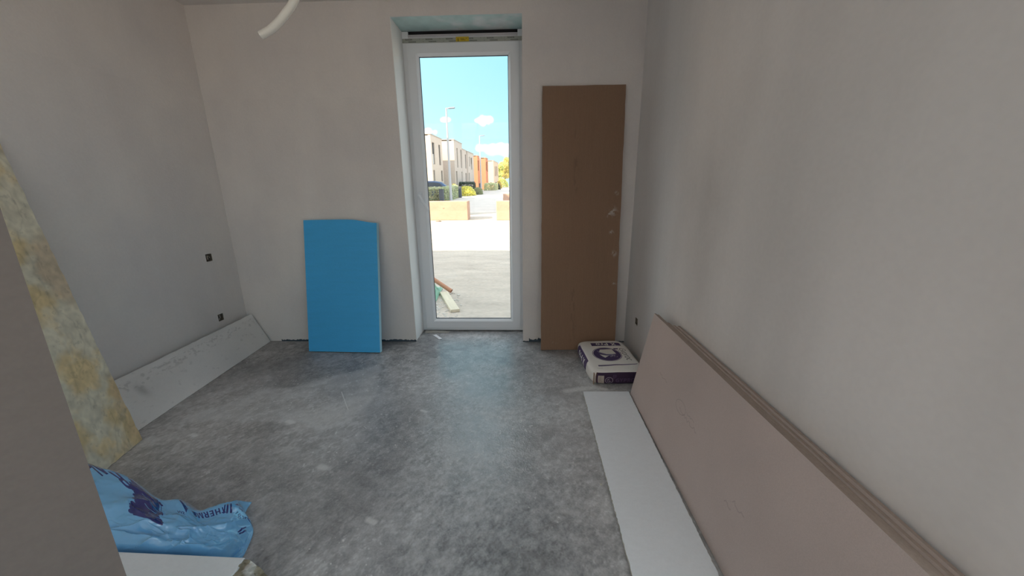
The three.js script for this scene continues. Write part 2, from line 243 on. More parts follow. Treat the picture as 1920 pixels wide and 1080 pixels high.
// a thin board as a ruled sheet between four front corners, thickness t behind it; rims may be ragged
function sheetBoard(c00, c10, c11, c01, t, { nu = 24, nv = 6, rag = [0, 0, 0, 0], seed = 1, bulge = 0 } = {}) {
  const N = c10.clone().sub(c00).cross(c01.clone().sub(c00)).normalize(), P = (s, q) => { const a = c00.clone().lerp(c10, s), b = c01.clone().lerp(c11, s); return a.lerp(b, q); }, r = rng(seed), jag = [0, 1, 2, 3].map(() => Array.from({ length: Math.max(nu, nv) + 1 }, () => r() - 0.5));
  const w = c00.distanceTo(c10), h = c00.distanceTo(c01), front = [], back = [], uvs = [];
  for (let j = 0; j <= nv; j++) for (let i = 0; i <= nu; i++) {
    let s = i / nu, q = j / nv;
    if (i === 0) s += jag[0][j] * rag[0] / w; if (i === nu) s += jag[1][j] * rag[1] / w; if (j === 0) q += jag[2][i] * rag[2] / h; if (j === nv) q += jag[3][i] * rag[3] / h;
    const p = P(s, q).addScaledVector(N, bulge * Math.sin(Math.PI * s) * Math.sin(Math.PI * q)); front.push(p); back.push(p.clone().addScaledVector(N, -t)); uvs.push([s * w, q * h]);
  }
  const face = [], rim = [], fuv = [], ruv = [], id = (i, j) => j * (nu + 1) + i, tri = (arr, uvArr, list, pts) => list.forEach((k) => { arr.push(...pts[k].toArray()); uvArr.push(...uvs[k]); });
  for (let j = 0; j < nv; j++) for (let i = 0; i < nu; i++) { const a = id(i, j), b = id(i + 1, j), c = id(i + 1, j + 1), d = id(i, j + 1); tri(face, fuv, [a, b, c, a, c, d], front); tri(face, fuv, [a, c, b, a, d, c], back); }
  const edge = (a, b) => { for (const p of [front[a], back[a], back[b], front[a], back[b], front[b]]) rim.push(...p.toArray()); const la = uvs[a][0] + uvs[a][1], lb = uvs[b][0] + uvs[b][1]; ruv.push(la, 0, la, t, lb, t, la, 0, lb, t, lb, 0); };
  for (let i = 0; i < nu; i++) { edge(id(i, 0), id(i + 1, 0)); edge(id(i + 1, nv), id(i, nv)); }
  for (let j = 0; j < nv; j++) { edge(id(0, j + 1), id(0, j)); edge(id(nu, j), id(nu, j + 1)); }
  const mk = (p, u) => { const g = new THREE.BufferGeometry(); g.setAttribute('position', new THREE.Float32BufferAttribute(p, 3)); g.setAttribute('uv', new THREE.Float32BufferAttribute(u, 2)); g.computeVertexNormals(); return g; };
  return { face: mk(face, fuv), rim: mk(rim, ruv) };
}
function addBoard(name, label, b, mf, mr, group, category = 'board', edgeLabel) { const o = thing(name, label, category, group); mesh('face', b.face, mf, o); const e = mesh('edge', b.rim, mr, o); if (edgeLabel) e.userData.label = edgeLabel; return o; }
function tube(pts, r, seg = 24, rad = 8) { return new THREE.TubeGeometry(new THREE.CatmullRomCurve3(pts), seg, r, rad, false); }

// ---------------------------------------------------------------- the room
const XL = -2.482, XR = 0.875, ZB = -3.061, ZF = -3.304, CEIL = 2.632, OX0 = -0.97, OX1 = -0.0135, OH = 2.526, ZR = 4.0;
struct('floor', planar(box(XL - 0.2, XR + 0.2, -0.12, 0, -3.46, ZR + 0.2), 0, 2, 1 / FW, -1 / FW, 2.6 / FW, 0), M.floor);
struct('ceiling', merge([box(XL - 0.2, XR + 0.2, CEIL, CEIL + 0.25, -3.46, 1.4), box(XL - 0.2, XR + 0.2, CEIL, CEIL + 0.25, 3.8, ZR + 0.2), box(XL - 0.2, XL + 0.1, CEIL, CEIL + 0.25, 1.4, 3.8), box(XR - 0.1, XR + 0.2, CEIL, CEIL + 0.25, 1.4, 3.8)]), M.ceiling);  // roof gap behind the camera, added to let in fill light
struct('wall_back', (() => { const g = holed([[XL - 0.2, 0], [OX0, 0], [OX0, OH], [OX1, OH], [OX1, 0], [XR + 0.2, 0], [XR + 0.2, CEIL], [XL - 0.2, CEIL]], [], 0.399); g.translate(0, 0, ZB - 0.399); return boxUV(g); })(), M.plaster);
struct('trim_1', box(OX0, OX1, OH - 0.002, OH + 0.01, ZF - 0.02, ZB - 0.004), M.greenBoard);  // green board in the lintel soffit
const openR = [[-0.5, 0.5, 0.62, 2.58], [-3.9, -0.56, 0.02, 2.58]];  // unseen wall openings, added to brighten the room
struct('lightened_reveal_4', box(OX0 - 0.001, OX0 + 0.0035, 0.012, OH - 0.003, ZF - 0.012, ZB - 0.001), mat(0.88, 0.88, 0.88, 0.8)); // added liner, whitened to imitate daylight on the left reveal
const sockL = [[2.773, 2.832, 0.783, 0.843], [2.763, 2.816, 0.292, 0.35]], sockR = [[2.73, 2.79, 0.272, 0.327]];
function sideWall(x0, x1, holes, sign, dx) { // shape drawn in (-z, y)
  const g = holed([[-ZR, 0], [3.06, 0], [3.06, CEIL], [-ZR, CEIL]], holes, x1 - x0); // local x = -z
  g.rotateY(Math.PI / 2); g.translate(x0, 0, 0);
  return g;
}
{ const a = boxUV(sideWall(XL - 0.2, XL, sockL)); struct('wall_left', a, M.plaster); }
{ const a = boxUV(sideWall(XR, XR + 0.2, [...sockR, ...openR])); const p = a.attributes.uv; for (let i = 0; i < p.count; i++) p.setXY(i, (p.getX(i) + 3.061) / 4.2, p.getY(i) / 2.7); struct('wall_right', a, M.plasterRight); }
struct('wall_front', box(XL, XR, 0, CEIL, ZR, ZR + 0.2), M.plaster);
// the rest of the building: storey above and neighbours on both sides
M.render = mat(0.55, 0.52, 0.47, 0.9);
struct('wall_outside', merge([box(-26, XL - 0.21, -0.1, 6.4, -3.46, 0.3), box(XR + 0.21, 16, -0.1, 6.4, -3.46, -2.9), box(XL - 0.21, XR + 0.21, CEIL + 0.26, 6.4, -3.46, 0.3)]), M.render);
// perimeter strip showing between screed and plaster
function edgeStrip(x0, x1, seed, h = 0.017) {
  const r = rng(seed), n = Math.round((x1 - x0) / 0.012), up = []; for (let i = 0; i <= n; i++) up.push([lerp(x0, x1, i / n), h * (0.45 + 0.75 * r())]);
  const s = new THREE.Shape([new THREE.Vector2(x0, 0), new THREE.Vector2(x1, 0), ...up.reverse().map((p) => new THREE.Vector2(...p))]);
  const g = new THREE.ExtrudeGeometry(s, { depth: 0.006, bevelEnabled: false }); g.translate(0, 0, ZB - 0.001); return g;
}
struct('trim_2', edgeStrip(-2.2, OX0 + 0.002, 3), M.stripPE);
struct('trim_3', merge([edgeStrip(OX1, 0.04, 5, 0.008), edgeStrip(0.04, 0.16, 4, 0.032), edgeStrip(0.16, XR, 6, 0.012)]), M.stripPE);

// ---------------------------------------------------------------- glazed door
const door = thing('door_1', 'white framed fully glazed single door leading outside', 'door'); door.userData.kind = 'structure';
delete door.userData.category; delete door.userData.label;
const FX0 = OX0 + 0.004, FX1 = OX1 - 0.001, LX0 = -0.934, LX1 = -0.038, LY0 = 0.034, LY1 = 2.434, GX0 = -0.862, GX1 = -0.108, GY0 = 0.103, GY1 = 2.364;
const frameRing = (x0, x1, y0, y1, a0, a1, b0, b1, z0, z1) => merge([box(x0, a0, y0, y1, z0, z1), box(a1, x1, y0, y1, z0, z1), box(a0, a1, y0, b0, z0, z1), box(a0, a1, b1, y1, z0, z1)]);
mesh('frame', frameRing(FX0, FX1, 0.01, 2.478, LX0 + 0.012, LX1 - 0.012, LY0 + 0.012, LY1 - 0.012, ZF - 0.09, ZF - 0.012), M.pvc, door);
const leaf = mesh('leaf', (() => { const s = new THREE.Shape([[LX0, LY0], [LX1, LY0], [LX1, LY1], [LX0, LY1]].map((p) => new THREE.Vector2(...p))); s.holes.push(new THREE.Path([[GX0, GY0], [GX0, GY1], [GX1, GY1], [GX1, GY0]].map((p) => new THREE.Vector2(...p)))); const g = new THREE.ExtrudeGeometry(s, { depth: 0.062, bevelEnabled: true, bevelSize: 0.003, bevelThickness: 0.004, bevelSegments: 2 }); g.translate(0, 0, ZF - 0.07); return boxUV(g); })(), M.pvc, door);
// sloping glazing bead around the pane, four mitred sides in one ring
const beadW = 0.019;
function slopedRing(x0, x1, y0, y1, w, z0, z1) {
  const o = [[x0, y0], [x1, y0], [x1, y1], [x0, y1]], i = [[x0 + w, y0 + w], [x1 - w, y0 + w], [x1 - w, y1 - w], [x0 + w, y1 - w]], p = [];
  for (let k = 0; k < 4; k++) { const l = (k + 1) % 4, A = [...o[k], z0], B = [...o[l], z0], C = [...i[l], z1], D = [...i[k], z1], C2 = [...i[l], z1 - 0.012], D2 = [...i[k], z1 - 0.012]; p.push(...A, ...B, ...C, ...A, ...C, ...D, ...D, ...C, ...C2, ...D, ...C2, ...D2); }
  const g = new THREE.BufferGeometry(); g.setAttribute('position', new THREE.Float32BufferAttribute(p, 3)); g.computeVertexNormals(); return planar(g, 0, 1);
}
mesh('glazing_bead', slopedRing(GX0 - 0.001, GX1 + 0.001, GY0 - 0.001, GY1 + 0.001, beadW, ZF + 0.002, ZF - 0.02), M.pvc, leaf);
mesh('gasket', frameRing(GX0 + 0.01, GX1 - 0.01, GY0 + 0.01, GY1 - 0.01, GX0 + beadW + 0.003, GX1 - beadW - 0.003, GY0 + beadW + 0.004, GY1 - beadW - 0.003, ZF - 0.036, ZF - 0.027), M.gasket, leaf);
const pane = mesh('pane', (() => { const g = new THREE.PlaneGeometry(GX1 - GX0 - 0.02, GY1 - GY0 - 0.02); g.translate((GX0 + GX1) / 2, (GY0 + GY1) / 2, ZF - 0.037); return g; })(), M.glass, leaf);
pane.castShadow = false;
{ // lever handle, tilted down to the right
  const c = onZ(788.5, 368, ZF + 0.008), e = onZ(801.5, 392.5, ZF + 0.05), g = [];
  const plate = new RoundedBoxGeometry(0.03, 0.075, 0.012, 3, 0.005); plate.translate(c.x, c.y - 0.004, ZF + 0.009); g.push(plate);
  const neck = new THREE.CylinderGeometry(0.009, 0.01, 0.04, 16); neck.rotateX(Math.PI / 2); neck.translate(c.x, c.y, ZF + 0.032); g.push(neck);
  const lev = new THREE.CapsuleGeometry(0.0115, Math.hypot(e.x - c.x, e.y - c.y) + 0.012, 6, 14); lev.scale(1, 1, 0.75); lev.rotateZ(Math.atan2(e.x - c.x, -(e.y - c.y))); lev.translate((c.x + e.x) / 2, (c.y + e.y) / 2, ZF + 0.05); g.push(lev);
  mesh('handle', merge(g.map((q) => q.index ? q.toNonIndexed() : q)), M.pvc, leaf).userData.label = 'white lever handle pointing down';
}
// top of the frame: shutter bar, side brackets, printed protective tape, yellow sticker, black strip as slot shade
mesh('shutter_bar', merge([box(-0.918, -0.05, 2.491, 2.497, ZF - 0.022, ZF - 0.004, 0.002), box(-0.918, -0.05, 2.482, 2.4905, ZF - 0.022, ZF - 0.012), box(-0.915, -0.052, 2.472, 2.486, ZF - 0.022, ZF - 0.008, 0.004)]), M.alu, door);
mesh('bracket', box(FX0, -0.918, 2.472, OH - 0.005, ZF - 0.09, ZF - 0.01), M.pvc, door);
mesh('bracket', box(-0.05, FX1, 2.472, OH - 0.005, ZF - 0.09, ZF - 0.01), M.pvc, door);
mesh('slot', box(FX0, FX1, 2.48, OH + 0.0095, ZF - 0.034, ZF - 0.024), M.dark, door);  // black strip set forward as the shade inside the shutter opening
mesh('threshold', box(FX0, FX1, 0.0, 0.01, ZF - 0.09, ZF - 0.03), M.dark, door);  // dark strip standing in for the shadow gap under the frame
const tapeTex = canvasTex(1900, 64, (c, w, h) => {
  c.fillStyle = '#a9aba4'; c.fillRect(0, 0, w, h); c.save(); c.translate(w, h); c.rotate(Math.PI); c.fillStyle = '#3f413d';
  for (let k = 0; k < 6; k++) { const x = k * 324 + 60; c.font = 'bold 30px sans-serif'; c.fillText('NOXON', x + 60, 60); c.font = '26px sans-serif'; c.fillText('/', x + 208, 58); c.fillText('L', x + 262, 60); c.font = 'bold 26px sans-serif'; c.fillText('wwmwwu', x, 24); c.font = '20px sans-serif'; c.fillText('- w', x + 190, 22); }
  c.restore();
});
const flatQuad = (x0, x1, y0, y1, z, t = 0.0012) => { const g = new THREE.BoxGeometry(x1 - x0, y1 - y0, t); g.translate((x0 + x1) / 2, (y0 + y1) / 2, z + t / 2); return g; };
mesh('tape', flatQuad(FX0, FX1, 2.441, 2.472, ZF - 0.011), mapped(tapeTex, 0.5), door).userData.label = 'grey protective tape with printed lettering';
mesh('sticker', flatQuad(-0.537, -0.434, 2.444, 2.477, ZF - 0.0095, 0.0015), mapped(canvasTex(200, 64, (c) => { c.fillStyle = '#c9ab1e'; c.fillRect(0, 0, 200, 64); c.fillStyle = '#7d6d10'; c.fillRect(28, 22, 14, 42); c.fillRect(70, 26, 60, 10); c.fillRect(80, 42, 70, 7); c.fillRect(150, 20, 22, 8); }), 0.55), door).userData.label = 'yellow sticker on the frame';

// ---------------------------------------------------------------- socket boxes
M.boxGrey = mat(0.16, 0.13, 0.1, 0.8); M.wire = mat(0.45, 0.4, 0.34, 0.6); M.wireDark = mat(0.03, 0.03, 0.035, 0.6); M.chip = mat(0.36, 0.29, 0.22, 0.9);
function socket(x, z0, z1, y0, y1, dir, label, seed) { // dir: which way the wall lies from the room
  const o = thing('socket_box', label, 'socket box', null), d = 0.055 * dir, r = rng(seed), q = 0.0025;
  const xa = Math.min(x, x + d), xb = Math.max(x, x + d);
  mesh('shell', merge([box(Math.min(x + d, x + d * 1.06), Math.max(x + d, x + d * 1.06), y0 + q, y1 - q, z0 + q, z1 - q), box(xa, xb, y0 + q, y0 + 2 * q, z0 + q, z1 - q), box(xa, xb, y1 - 2 * q, y1 - q, z0 + q, z1 - q), box(xa, xb, y0 + 2 * q, y1 - 2 * q, z0 + q, z0 + 2 * q), box(xa, xb, y0 + 2 * q, y1 - 2 * q, z1 - 2 * q, z1 - q)]), M.boxGrey, o);
  const zc = (z0 + z1) / 2, yc = (y0 + y1) / 2;
  for (let k = 0; k < 3; k++) { const a = V(x + d * 0.95, yc + 0.014 * (r() - 0.5), zc + 0.014 * (r() - 0.5)), e = V(x + d * 0.15, yc + 0.036 * (r() - 0.5) - 0.008, zc + 0.036 * (r() - 0.5)); mesh('wire', tube([a, V(x + d * 0.6, yc + 0.02 * (r() - 0.2), zc + 0.03 * (r() - 0.5)), V(x + d * 0.2, yc + 0.016, zc + 0.02 * (r() - 0.5)), e], 0.0035, 16, 6), k === 1 ? M.wireDark : M.wire, o); }
  return o;
}
socket(XL, -sockL[0][1], -sockL[0][0], sockL[0][2], sockL[0][3], -1, 'open square socket hole with wires, higher of two on left wall', 8);
socket(XL, -sockL[1][1], -sockL[1][0], sockL[1][2], sockL[1][3], -1, 'open square socket hole just above the leaning white strip', 9);
socket(XR, -sockR[0][1], -sockR[0][0], sockR[0][2], sockR[0][3], 1, 'open square socket hole low on the wall above the plaster bag', 10);

// ---------------------------------------------------------------- boards
{ // blue foam panel: outline with a rounded, sagging right shoulder
  const Wd = 0.612, L = 1.09, t = 0.04, th = 0.178, pts = [[0, 0], [Wd, 0]];
  for (let i = 0; i <= 40; i++) { const s = 1 - i / 40; pts.push([Wd * s, L + 0.004 * Math.sin(s * 3) - 0.026 * sstep(s, 0.58, 1.0) ** 1.3]); }
  const g = new THREE.ExtrudeGeometry(new THREE.Shape(pts.map((p) => new THREE.Vector2(...p))), { depth: t - 0.003, bevelEnabled: true, bevelThickness: 0.0015, bevelSize: 0.0015, bevelSegments: 2 });
  g.translate(0, 0.0015, 0.0015);
  const o = thing('foam_board', 'blue rigid foam insulation panel leaning on the wall left of the door', 'panel', null, V(-1.812, 0, -2.862));
  o.rotation.set(-th, -0.03, 0, 'YXZ');
  const face = g.toNonIndexed(), f = [], e = [], n = face.attributes.normal, p = face.attributes.position;
  for (let i = 0; i < p.count; i += 3) for (let k = 0; k < 3; k++) (Math.abs(n.getZ(i)) > 0.8 ? f : e).push(p.getX(i + k), p.getY(i + k), p.getZ(i + k));
  const mk = (a) => { const q = new THREE.BufferGeometry(); q.setAttribute('position', new THREE.Float32BufferAttribute(a, 3)); q.computeVertexNormals(); return planar(q, 0, 1); };
  mesh('face', mk(f), M.xps, o); mesh('edge', mk(e), M.xpsEdge, o);
}
{ // tall brown hardboard right of the door
  const b = sheetBoard(V(0.137, 0.003, -2.874), V(0.757, 0.003, -2.9), V(0.752, 2.047, -3.044), V(0.137, 2.043, -3.03), 0.012, { nu: 8, nv: 30, rag: [0.003, 0.004, 0, 0.002], seed: 31 });
  addBoard('hardboard_sheet', 'tall dark brown board with white smudges leaning right of the door', b, M.hardboard, M.kraftEdge, null);
}
{ // long white offcut along the left wall
  const b = sheetBoard(V(-2.168, 0.003, -1.42), V(-2.297, 0.003, -3.045), V(-2.425, 0.262, -3.045), V(-2.462, 0.208, -1.42), 0.0125, { nu: 60, nv: 6, rag: [0, 0.003, 0.002, 0.004], seed: 32 });
  addBoard('plasterboard_strip', 'long scuffed white plasterboard strip leaning along the left wall', b, M.whiteStrip, M.plasterCore, null);
}
{ // mottled yellow board
  const b = sheetBoard(V(-1.885, 0.003, -0.72), V(-2.092, 0.003, -1.682), V(-2.462, 1.56, -1.775), V(-2.44, 1.56, -0.8), 0.014, { nu: 40, nv: 60, rag: [0, 0.005, 0.004, 0.004], seed: 33 });
  addBoard('chip_board', 'mottled yellow and grey board with ragged edge leaning on left wall', b, M.mottled, M.mottledEdge, null);
}
{ // brown board standing close on the left
  const e = V(-0.829, 0.0, -0.56), eT = V(-0.811, 1.42, -0.56), d = V(-0.5, 0, 0.92).normalize().multiplyScalar(0.5);
  const b = sheetBoard(e, e.clone().add(d).add(V(0, 0, 0)), eT.clone().add(d), eT, 0.0125, { nu: 20, nv: 30, seed: 34 });
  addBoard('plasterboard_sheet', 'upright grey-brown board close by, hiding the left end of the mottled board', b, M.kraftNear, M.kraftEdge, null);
}
struct('wall_stub', box(-1.15, -1.03, 0, CEIL, -0.2, -0.08), M.plaster);
// leaning stack on the right wall: five boards
const stackMark = canvasTex(1536, 340, (c, w, h) => { c.scale(0.75, 0.664); w = 2048; h = 512; // faint factory stamps on the front board, 2.6 m x 0.57 m
  c.fillStyle = '#c6b7b2'; c.fillRect(0, 0, w, h);
  const r = rng(41), W = 1536, H = 340, im = c.getImageData(0, 0, W, H); for (let y = 0; y < H; y++) for (let x = 0; x < W; x++) { const o = (y * W + x) * 4, k = 1 + 0.05 * (r() - 0.5) + 0.09 * (fbm(x / 200, y / 200, 4) - 0.5); for (let q = 0; q < 3; q++) im.data[o + q] *= k; } c.putImageData(im, 0, 0);
  c.strokeStyle = 'rgba(60,50,46,0.15)'; c.lineWidth = 3; const squig = (x, y, n, s) => { c.beginPath(); c.moveTo(x, y); for (let i = 1; i < n; i++) c.lineTo(x + i * 7, y + (r() - 0.5) * s); c.stroke(); };
  squig(w - 330, 230, 14, 14); squig(w - 620, 262, 22, 16); squig(w - 590, 240, 10, 10); c.beginPath(); c.ellipse(w - 480, 250, 42, 26, 0, 0, 6.3); c.stroke(); squig(w - 930, 300, 9, 16); squig(w - 880, 330, 6, 10);
});
M.stackFront = mapped(stackMark, 0.8);
{
  const t = 0.0125, lean = Math.atan2(0.11, 0.555), L = 0.566, ux = Math.sin(lean), uy = Math.cos(lean);
  const spots = ['front board of the brown stack leaning on the right wall', 'second brown board from the front in the stack on right wall', 'middle brown board of the five in the leaning stack', 'fourth brown board of the leaning stack, second from the wall', 'rearmost brown board of the leaning stack, against the right wall'];
  for (let k = 0; k < 5; k++) {
    const x = 0.701 + k * (t + 0.0006) / uy, zf = [-2.187, -2.178, -2.045, -1.99, -1.965][k], h = L - [0, 0.004, 0.008, 0.005, 0.0][k] + k * 0.0008, zn = 0.38 + 0.02 * ((k * 3) % 4), y0 = t * ux;
    const b = sheetBoard(V(x - 0.006, y0, zn), V(x, y0, zf), V(x + ux * h, y0 + uy * h, zf), V(x - 0.006 + ux * h, y0 + uy * h, zn), t, { nu: 30, nv: 4, rag: [0, 0.002, 0, 0.0012], seed: 50 + k });
    // front face looks towards -x
    if (k === 0) { const uv = b.face.attributes.uv; for (let i = 0; i < uv.count; i++) uv.setXY(i, uv.getX(i) / 2.57, uv.getY(i) / 0.57); }
    addBoard('plasterboard_sheet', spots[k], b, k ? M.kraft : M.stackFront, M.kraftEdge, 'boards of the leaning stack');
  }
}
{ // white strip lying flat in front of the stack, saw-toothed long edges
  const b = sheetBoard(V(0.355, 0.0165, 0.1), V(0.65, 0.0165, 0.1), V(0.682, 0.0165, -2.199), V(0.385, 0.0165, -2.195), 0.0125, { nu: 4, nv: 230, rag: [0.0035, 0.0035, 0, 0.001], seed: 61 });
  addBoard('plasterboard_offcut', 'pale grey-white strip lying flat on the floor beside the brown stack', b, M.whitePaper, M.plasterCore, null);
}
// ---------------------------------------------------------------- white block with a broken end, near bottom left
{
  const o = thing('insulation_block', 'white slab with a crumbled broken end lying in front of blue film', 'slab');
  const A = onY(222, 1036, 0.12), B = onY(455, 1047, 0.12), C = onY(433, 1080, 0.12), dir = B.clone().sub(A).normalize(), L = B.clone().addScaledVector(dir, -0.62), Cn = C.clone().lerp(B, -3.6 + 1);
  const near = C.clone().sub(B).multiplyScalar(4.2).add(B), Ln = near.clone().addScaledVector(dir, -0.6);
  const pts = [L, B, near, Ln], s = new THREE.Shape(pts.map((p) => new THREE.Vector2(p.x, -p.z)));
  const g = new THREE.ExtrudeGeometry(s, { depth: 0.112, bevelEnabled: true, bevelThickness: 0.004, bevelSize: 0.004, bevelSegments: 2, steps: 1 }); g.rotateX(-Math.PI / 2); g.translate(0, 0.004, 0);
  mesh('slab', boxUV(g), M.whitePaper, o);
  // rough break spilling outward
  const nu = 26, nv = 16, pos = [], idx = [], r = rng(71);
  for (let j = 0; j <= nv; j++) for (let i = 0; i <= nu; i++) {
    const a = i / nu, q = j / nv, e = B.clone().lerp(near, a), out = dir.clone().multiplyScalar(0.085 * Math.pow(q, 0.8) * (0.75 + 0.5 * fbm(a * 9, 3, 3))), nz = 0.016 * (fbm(a * 22, q * 14, 3) - 0.5) + 0.008 * (r() - 0.5), y = lerp(0.119, 0.0, Math.pow(q, 1.5));
    pos.push(e.x + out.x + (j ? nz : 0), Math.max(0, y + (j && j < nv ? nz : 0)), e.z + out.z + (j ? nz * 0.6 : 0));
  }
  for (let j = 0; j < nv; j++) for (let i = 0; i < nu; i++) { const p = j * (nu + 1) + i; idx.push(p, p + nu + 1, p + 1, p + 1, p + nu + 1, p + nu + 2); }
  const q = new THREE.BufferGeometry(); q.setAttribute('position', new THREE.Float32BufferAttribute(pos, 3)); q.setIndex(idx); let qq = q.toNonIndexed(); qq.computeVertexNormals(); qq = planar(qq, 0, 2);
  mesh('broken_end', qq, mapped(colorTex(256, 256, (u, v) => { const k = 0.6 + 0.8 * fbm(u * 16, v * 16, 4, 16), w = sstep(fbm(u * 8 + 5, v * 8, 4, 8), 0.55, 0.7); return [lerp(0.3, 0.55, w) * k, lerp(0.265, 0.53, w) * k, lerp(0.2, 0.5, w) * k]; }, 4, 4), 0.95), o).userData.label = 'crumbly beige broken end';
}
// ---------------------------------------------------------------- crumpled blue film
{
  const cols = [
    [[140, 862, 0.2], [172, 870, 0.2], [240, 894, 0.18], [298, 934, 0.13], [338, 937, 0.125], [370, 956, 0.09], [420, 942, 0.09], [446, 940, 0.065]],
    [[145, 905, 0.2], [196, 912, 0.195], [262, 930, 0.175], [305, 955, 0.13], [345, 962, 0.125], [378, 974, 0.095], [426, 962, 0.085], [460, 966, 0.045]],
    [[150, 945, 0.18], [206, 952, 0.175], [270, 968, 0.16], [315, 983, 0.13], [355, 988, 0.12], [390, 992, 0.1], [430, 988, 0.075], [463, 992, 0.025]],
    [[155, 980, 0.14], [212, 988, 0.135], [278, 998, 0.13], [320, 1005, 0.12], [358, 1009, 0.11], [395, 1011, 0.09], [432, 1010, 0.06], [456, 1018, 0.012]],
    [[160, 1012, 0.12], [215, 1018, 0.115], [280, 1024, 0.115], [325, 1026, 0.11], [362, 1029, 0.1], [400, 1031, 0.08], [430, 1034, 0.045], [447, 1040, 0.006]],
  ].map((row) => row.map(([u, v, y]) => onY(u, v, y)));
  const skirtFar = cols[0].map((p, i) => V(p.x - 0.015, 0.004, p.z - 0.05 - 0.12 * p.y)), skirtNear = cols[4].map((p) => V(p.x, 0.006, Math.min(-0.975, p.z + 0.03)));
  const rows = [skirtFar, ...cols, skirtNear];
  for (const row of rows) row.push(V(row[7].x + 0.02, 0.003, row[7].z));
  const cr = (a, b, c, d, t) => 0.5 * (2 * b + (c - a) * t + (2 * a - 5 * b + 4 * c - d) * t * t + (3 * b - a - 3 * c + d) * t * t * t), g1 = (arr, i) => arr[clamp(i, 0, arr.length - 1)];
  const along = (arr, t) => { const k = Math.min(arr.length - 2, Math.floor(t)), f = t - k, a = g1(arr, k - 1), b = arr[k], c = arr[k + 1], d = g1(arr, k + 2); return V(cr(a.x, b.x, c.x, d.x, f), cr(a.y, b.y, c.y, d.y, f), cr(a.z, b.z, c.z, d.z, f)); };
  const NU = 200, NV = 120, pos = [], uv = [], idx = [];
  for (let j = 0; j <= NV; j++) for (let i = 0; i <= NU; i++) {
    const tu = (i / NU) * 8, tv = (j / NV) * 6, p = along(rows.map((r) => along(r, tu)), tv), a = i / NU, b = j / NV;
    const rid = (x, y, k) => Math.pow(1 - Math.abs(2 * fbm(x, y, 3) - 1), k);
    const lull = sstep(b, 0.16, 0.5), wr = lull * (0.02 * (rid(a * 3 + 3, b * 4.5 + a * 2, 6) - 0.25) + 0.006 * (rid(a * 7 + 9, b * 6 - a * 3, 9) - 0.15)) + 0.008 * (fbm(a * 4, b * 5, 2) - 0.5) + 0.0025 * (rid(a * 9 + 4, b * 9 + a * 5, 8) - 0.2) + 0.0012 * (rid(a * 18, b * 14 + a * 9, 6) - 0.2);
    const fade = Math.min(1, Math.min(b, 1 - b) * 9) * Math.min(1, (1 - a) * 9);
    p.y = Math.max(0.003 + 0.002 * fade, p.y + wr * fade); p.x += 0.2 * wr * fade; p.z = Math.min(p.z, -0.972);
    pos.push(p.x, p.y, p.z); uv.push(tu / 7, 1 - (tv - 1) / 4);
  }
  for (let j = 0; j < NV; j++) for (let i = 0; i < NU; i++) { const p = j * (NU + 1) + i; idx.push(p, p + NU + 1, p + 1, p + 1, p + NU + 1, p + NU + 2); }
  const g = new THREE.BufferGeometry(); g.setAttribute('position', new THREE.Float32BufferAttribute(pos, 3)); g.setAttribute('uv', new THREE.Float32BufferAttribute(uv, 2)); g.setIndex(idx); g.computeVertexNormals();
  const tex = canvasTex(2048, 1024, (c, w, h) => {
    c.fillStyle = '#7cc2f8'; c.fillRect(0, 0, w, h); const ink = '#12247c', r = rng(91);
    c.fillStyle = ink; c.strokeStyle = ink; c.lineCap = 'round';
    const word = (t, x, y, size, rot, sx = 1, sy = 1) => { c.save(); c.translate(x, y); c.rotate(rot); c.scale(sx, sy); c.font = 'bold ' + size + 'px sans-serif'; c.textAlign = 'center'; c.textBaseline = 'middle'; c.fillText(t, 0, 0); c.restore(); };
    word('N', 330, 60, 230, 2.6, 0.7, 1); word('R', 500, 130, 230, 2.75, 0.75, 1); word('I', 225, 20, 230, 2.6, 0.7, 1);
    // crossed-out block of scribbled lines
    c.lineWidth = 42; for (let k = 0; k < 15; k++) { const y = 60 + k * 34, x = 590 + 12 * Math.sin(k) - k * 9; c.beginPath(); c.moveTo(x + 40 * (r() - 0.3), y); c.quadraticCurveTo(x + 150, y + 30, x + 290 + 60 * (r() - 0.5), y + 40); c.stroke(); }
    c.lineWidth = 7; for (let k = 0; k < 3; k++) { c.beginPath(); c.moveTo(600 + 60 * k, 420 + 70 * k); c.lineTo(585 + 80 * k, 500 + 50 * k); c.stroke(); } c.beginPath(); c.moveTo(880, 190); c.lineTo(835, 330); c.stroke();
    c.strokeStyle = '#6fb4e4'; c.lineWidth = 8; for (const [x, y] of [[640, 200], [690, 280], [620, 340], [650, 430]]) { c.beginPath(); c.moveTo(x, y); c.quadraticCurveTo(x + 60, y + 50, x + 130, y + 55); c.stroke(); }
    // arrow-like mark, small letters, word band and stripes
    c.fillStyle = ink; c.beginPath(); c.moveTo(1150, 20); c.lineTo(1300, 120); c.lineTo(1215, 230); c.lineTo(1200, 110); c.fill();
    word('VVZ', 1130, 250, 60, 0.05);
    c.beginPath(); c.moveTo(1365, 100); c.lineTo(1440, 100); c.lineTo(1420, 210); c.fill();
    word('THERMA', 1560, 165, 130, 3.22, 0.72, 1.2);
    c.strokeStyle = ink; for (const [x, l] of [[1735, 16], [1775, 26], [1830, 30]]) { c.lineWidth = l; c.beginPath(); c.moveTo(x + 40, 80); c.lineTo(x - 20, 240); c.stroke(); }
    word('gsp', 1990, 300, 110, 0.25); c.lineWidth = 22; c.beginPath(); c.moveTo(1890, 590); c.lineTo(2020, 480); c.stroke(); c.beginPath(); c.moveTo(1915, 615); c.lineTo(2030, 540); c.stroke(); word('//', 1910, 260, 90, 0.5);
    c.beginPath(); c.moveTo(1930, 110); c.lineTo(2020, 60); c.lineTo(2030, 110); c.fill(); word('op', 2010, 170, 60, 0.4);
  });
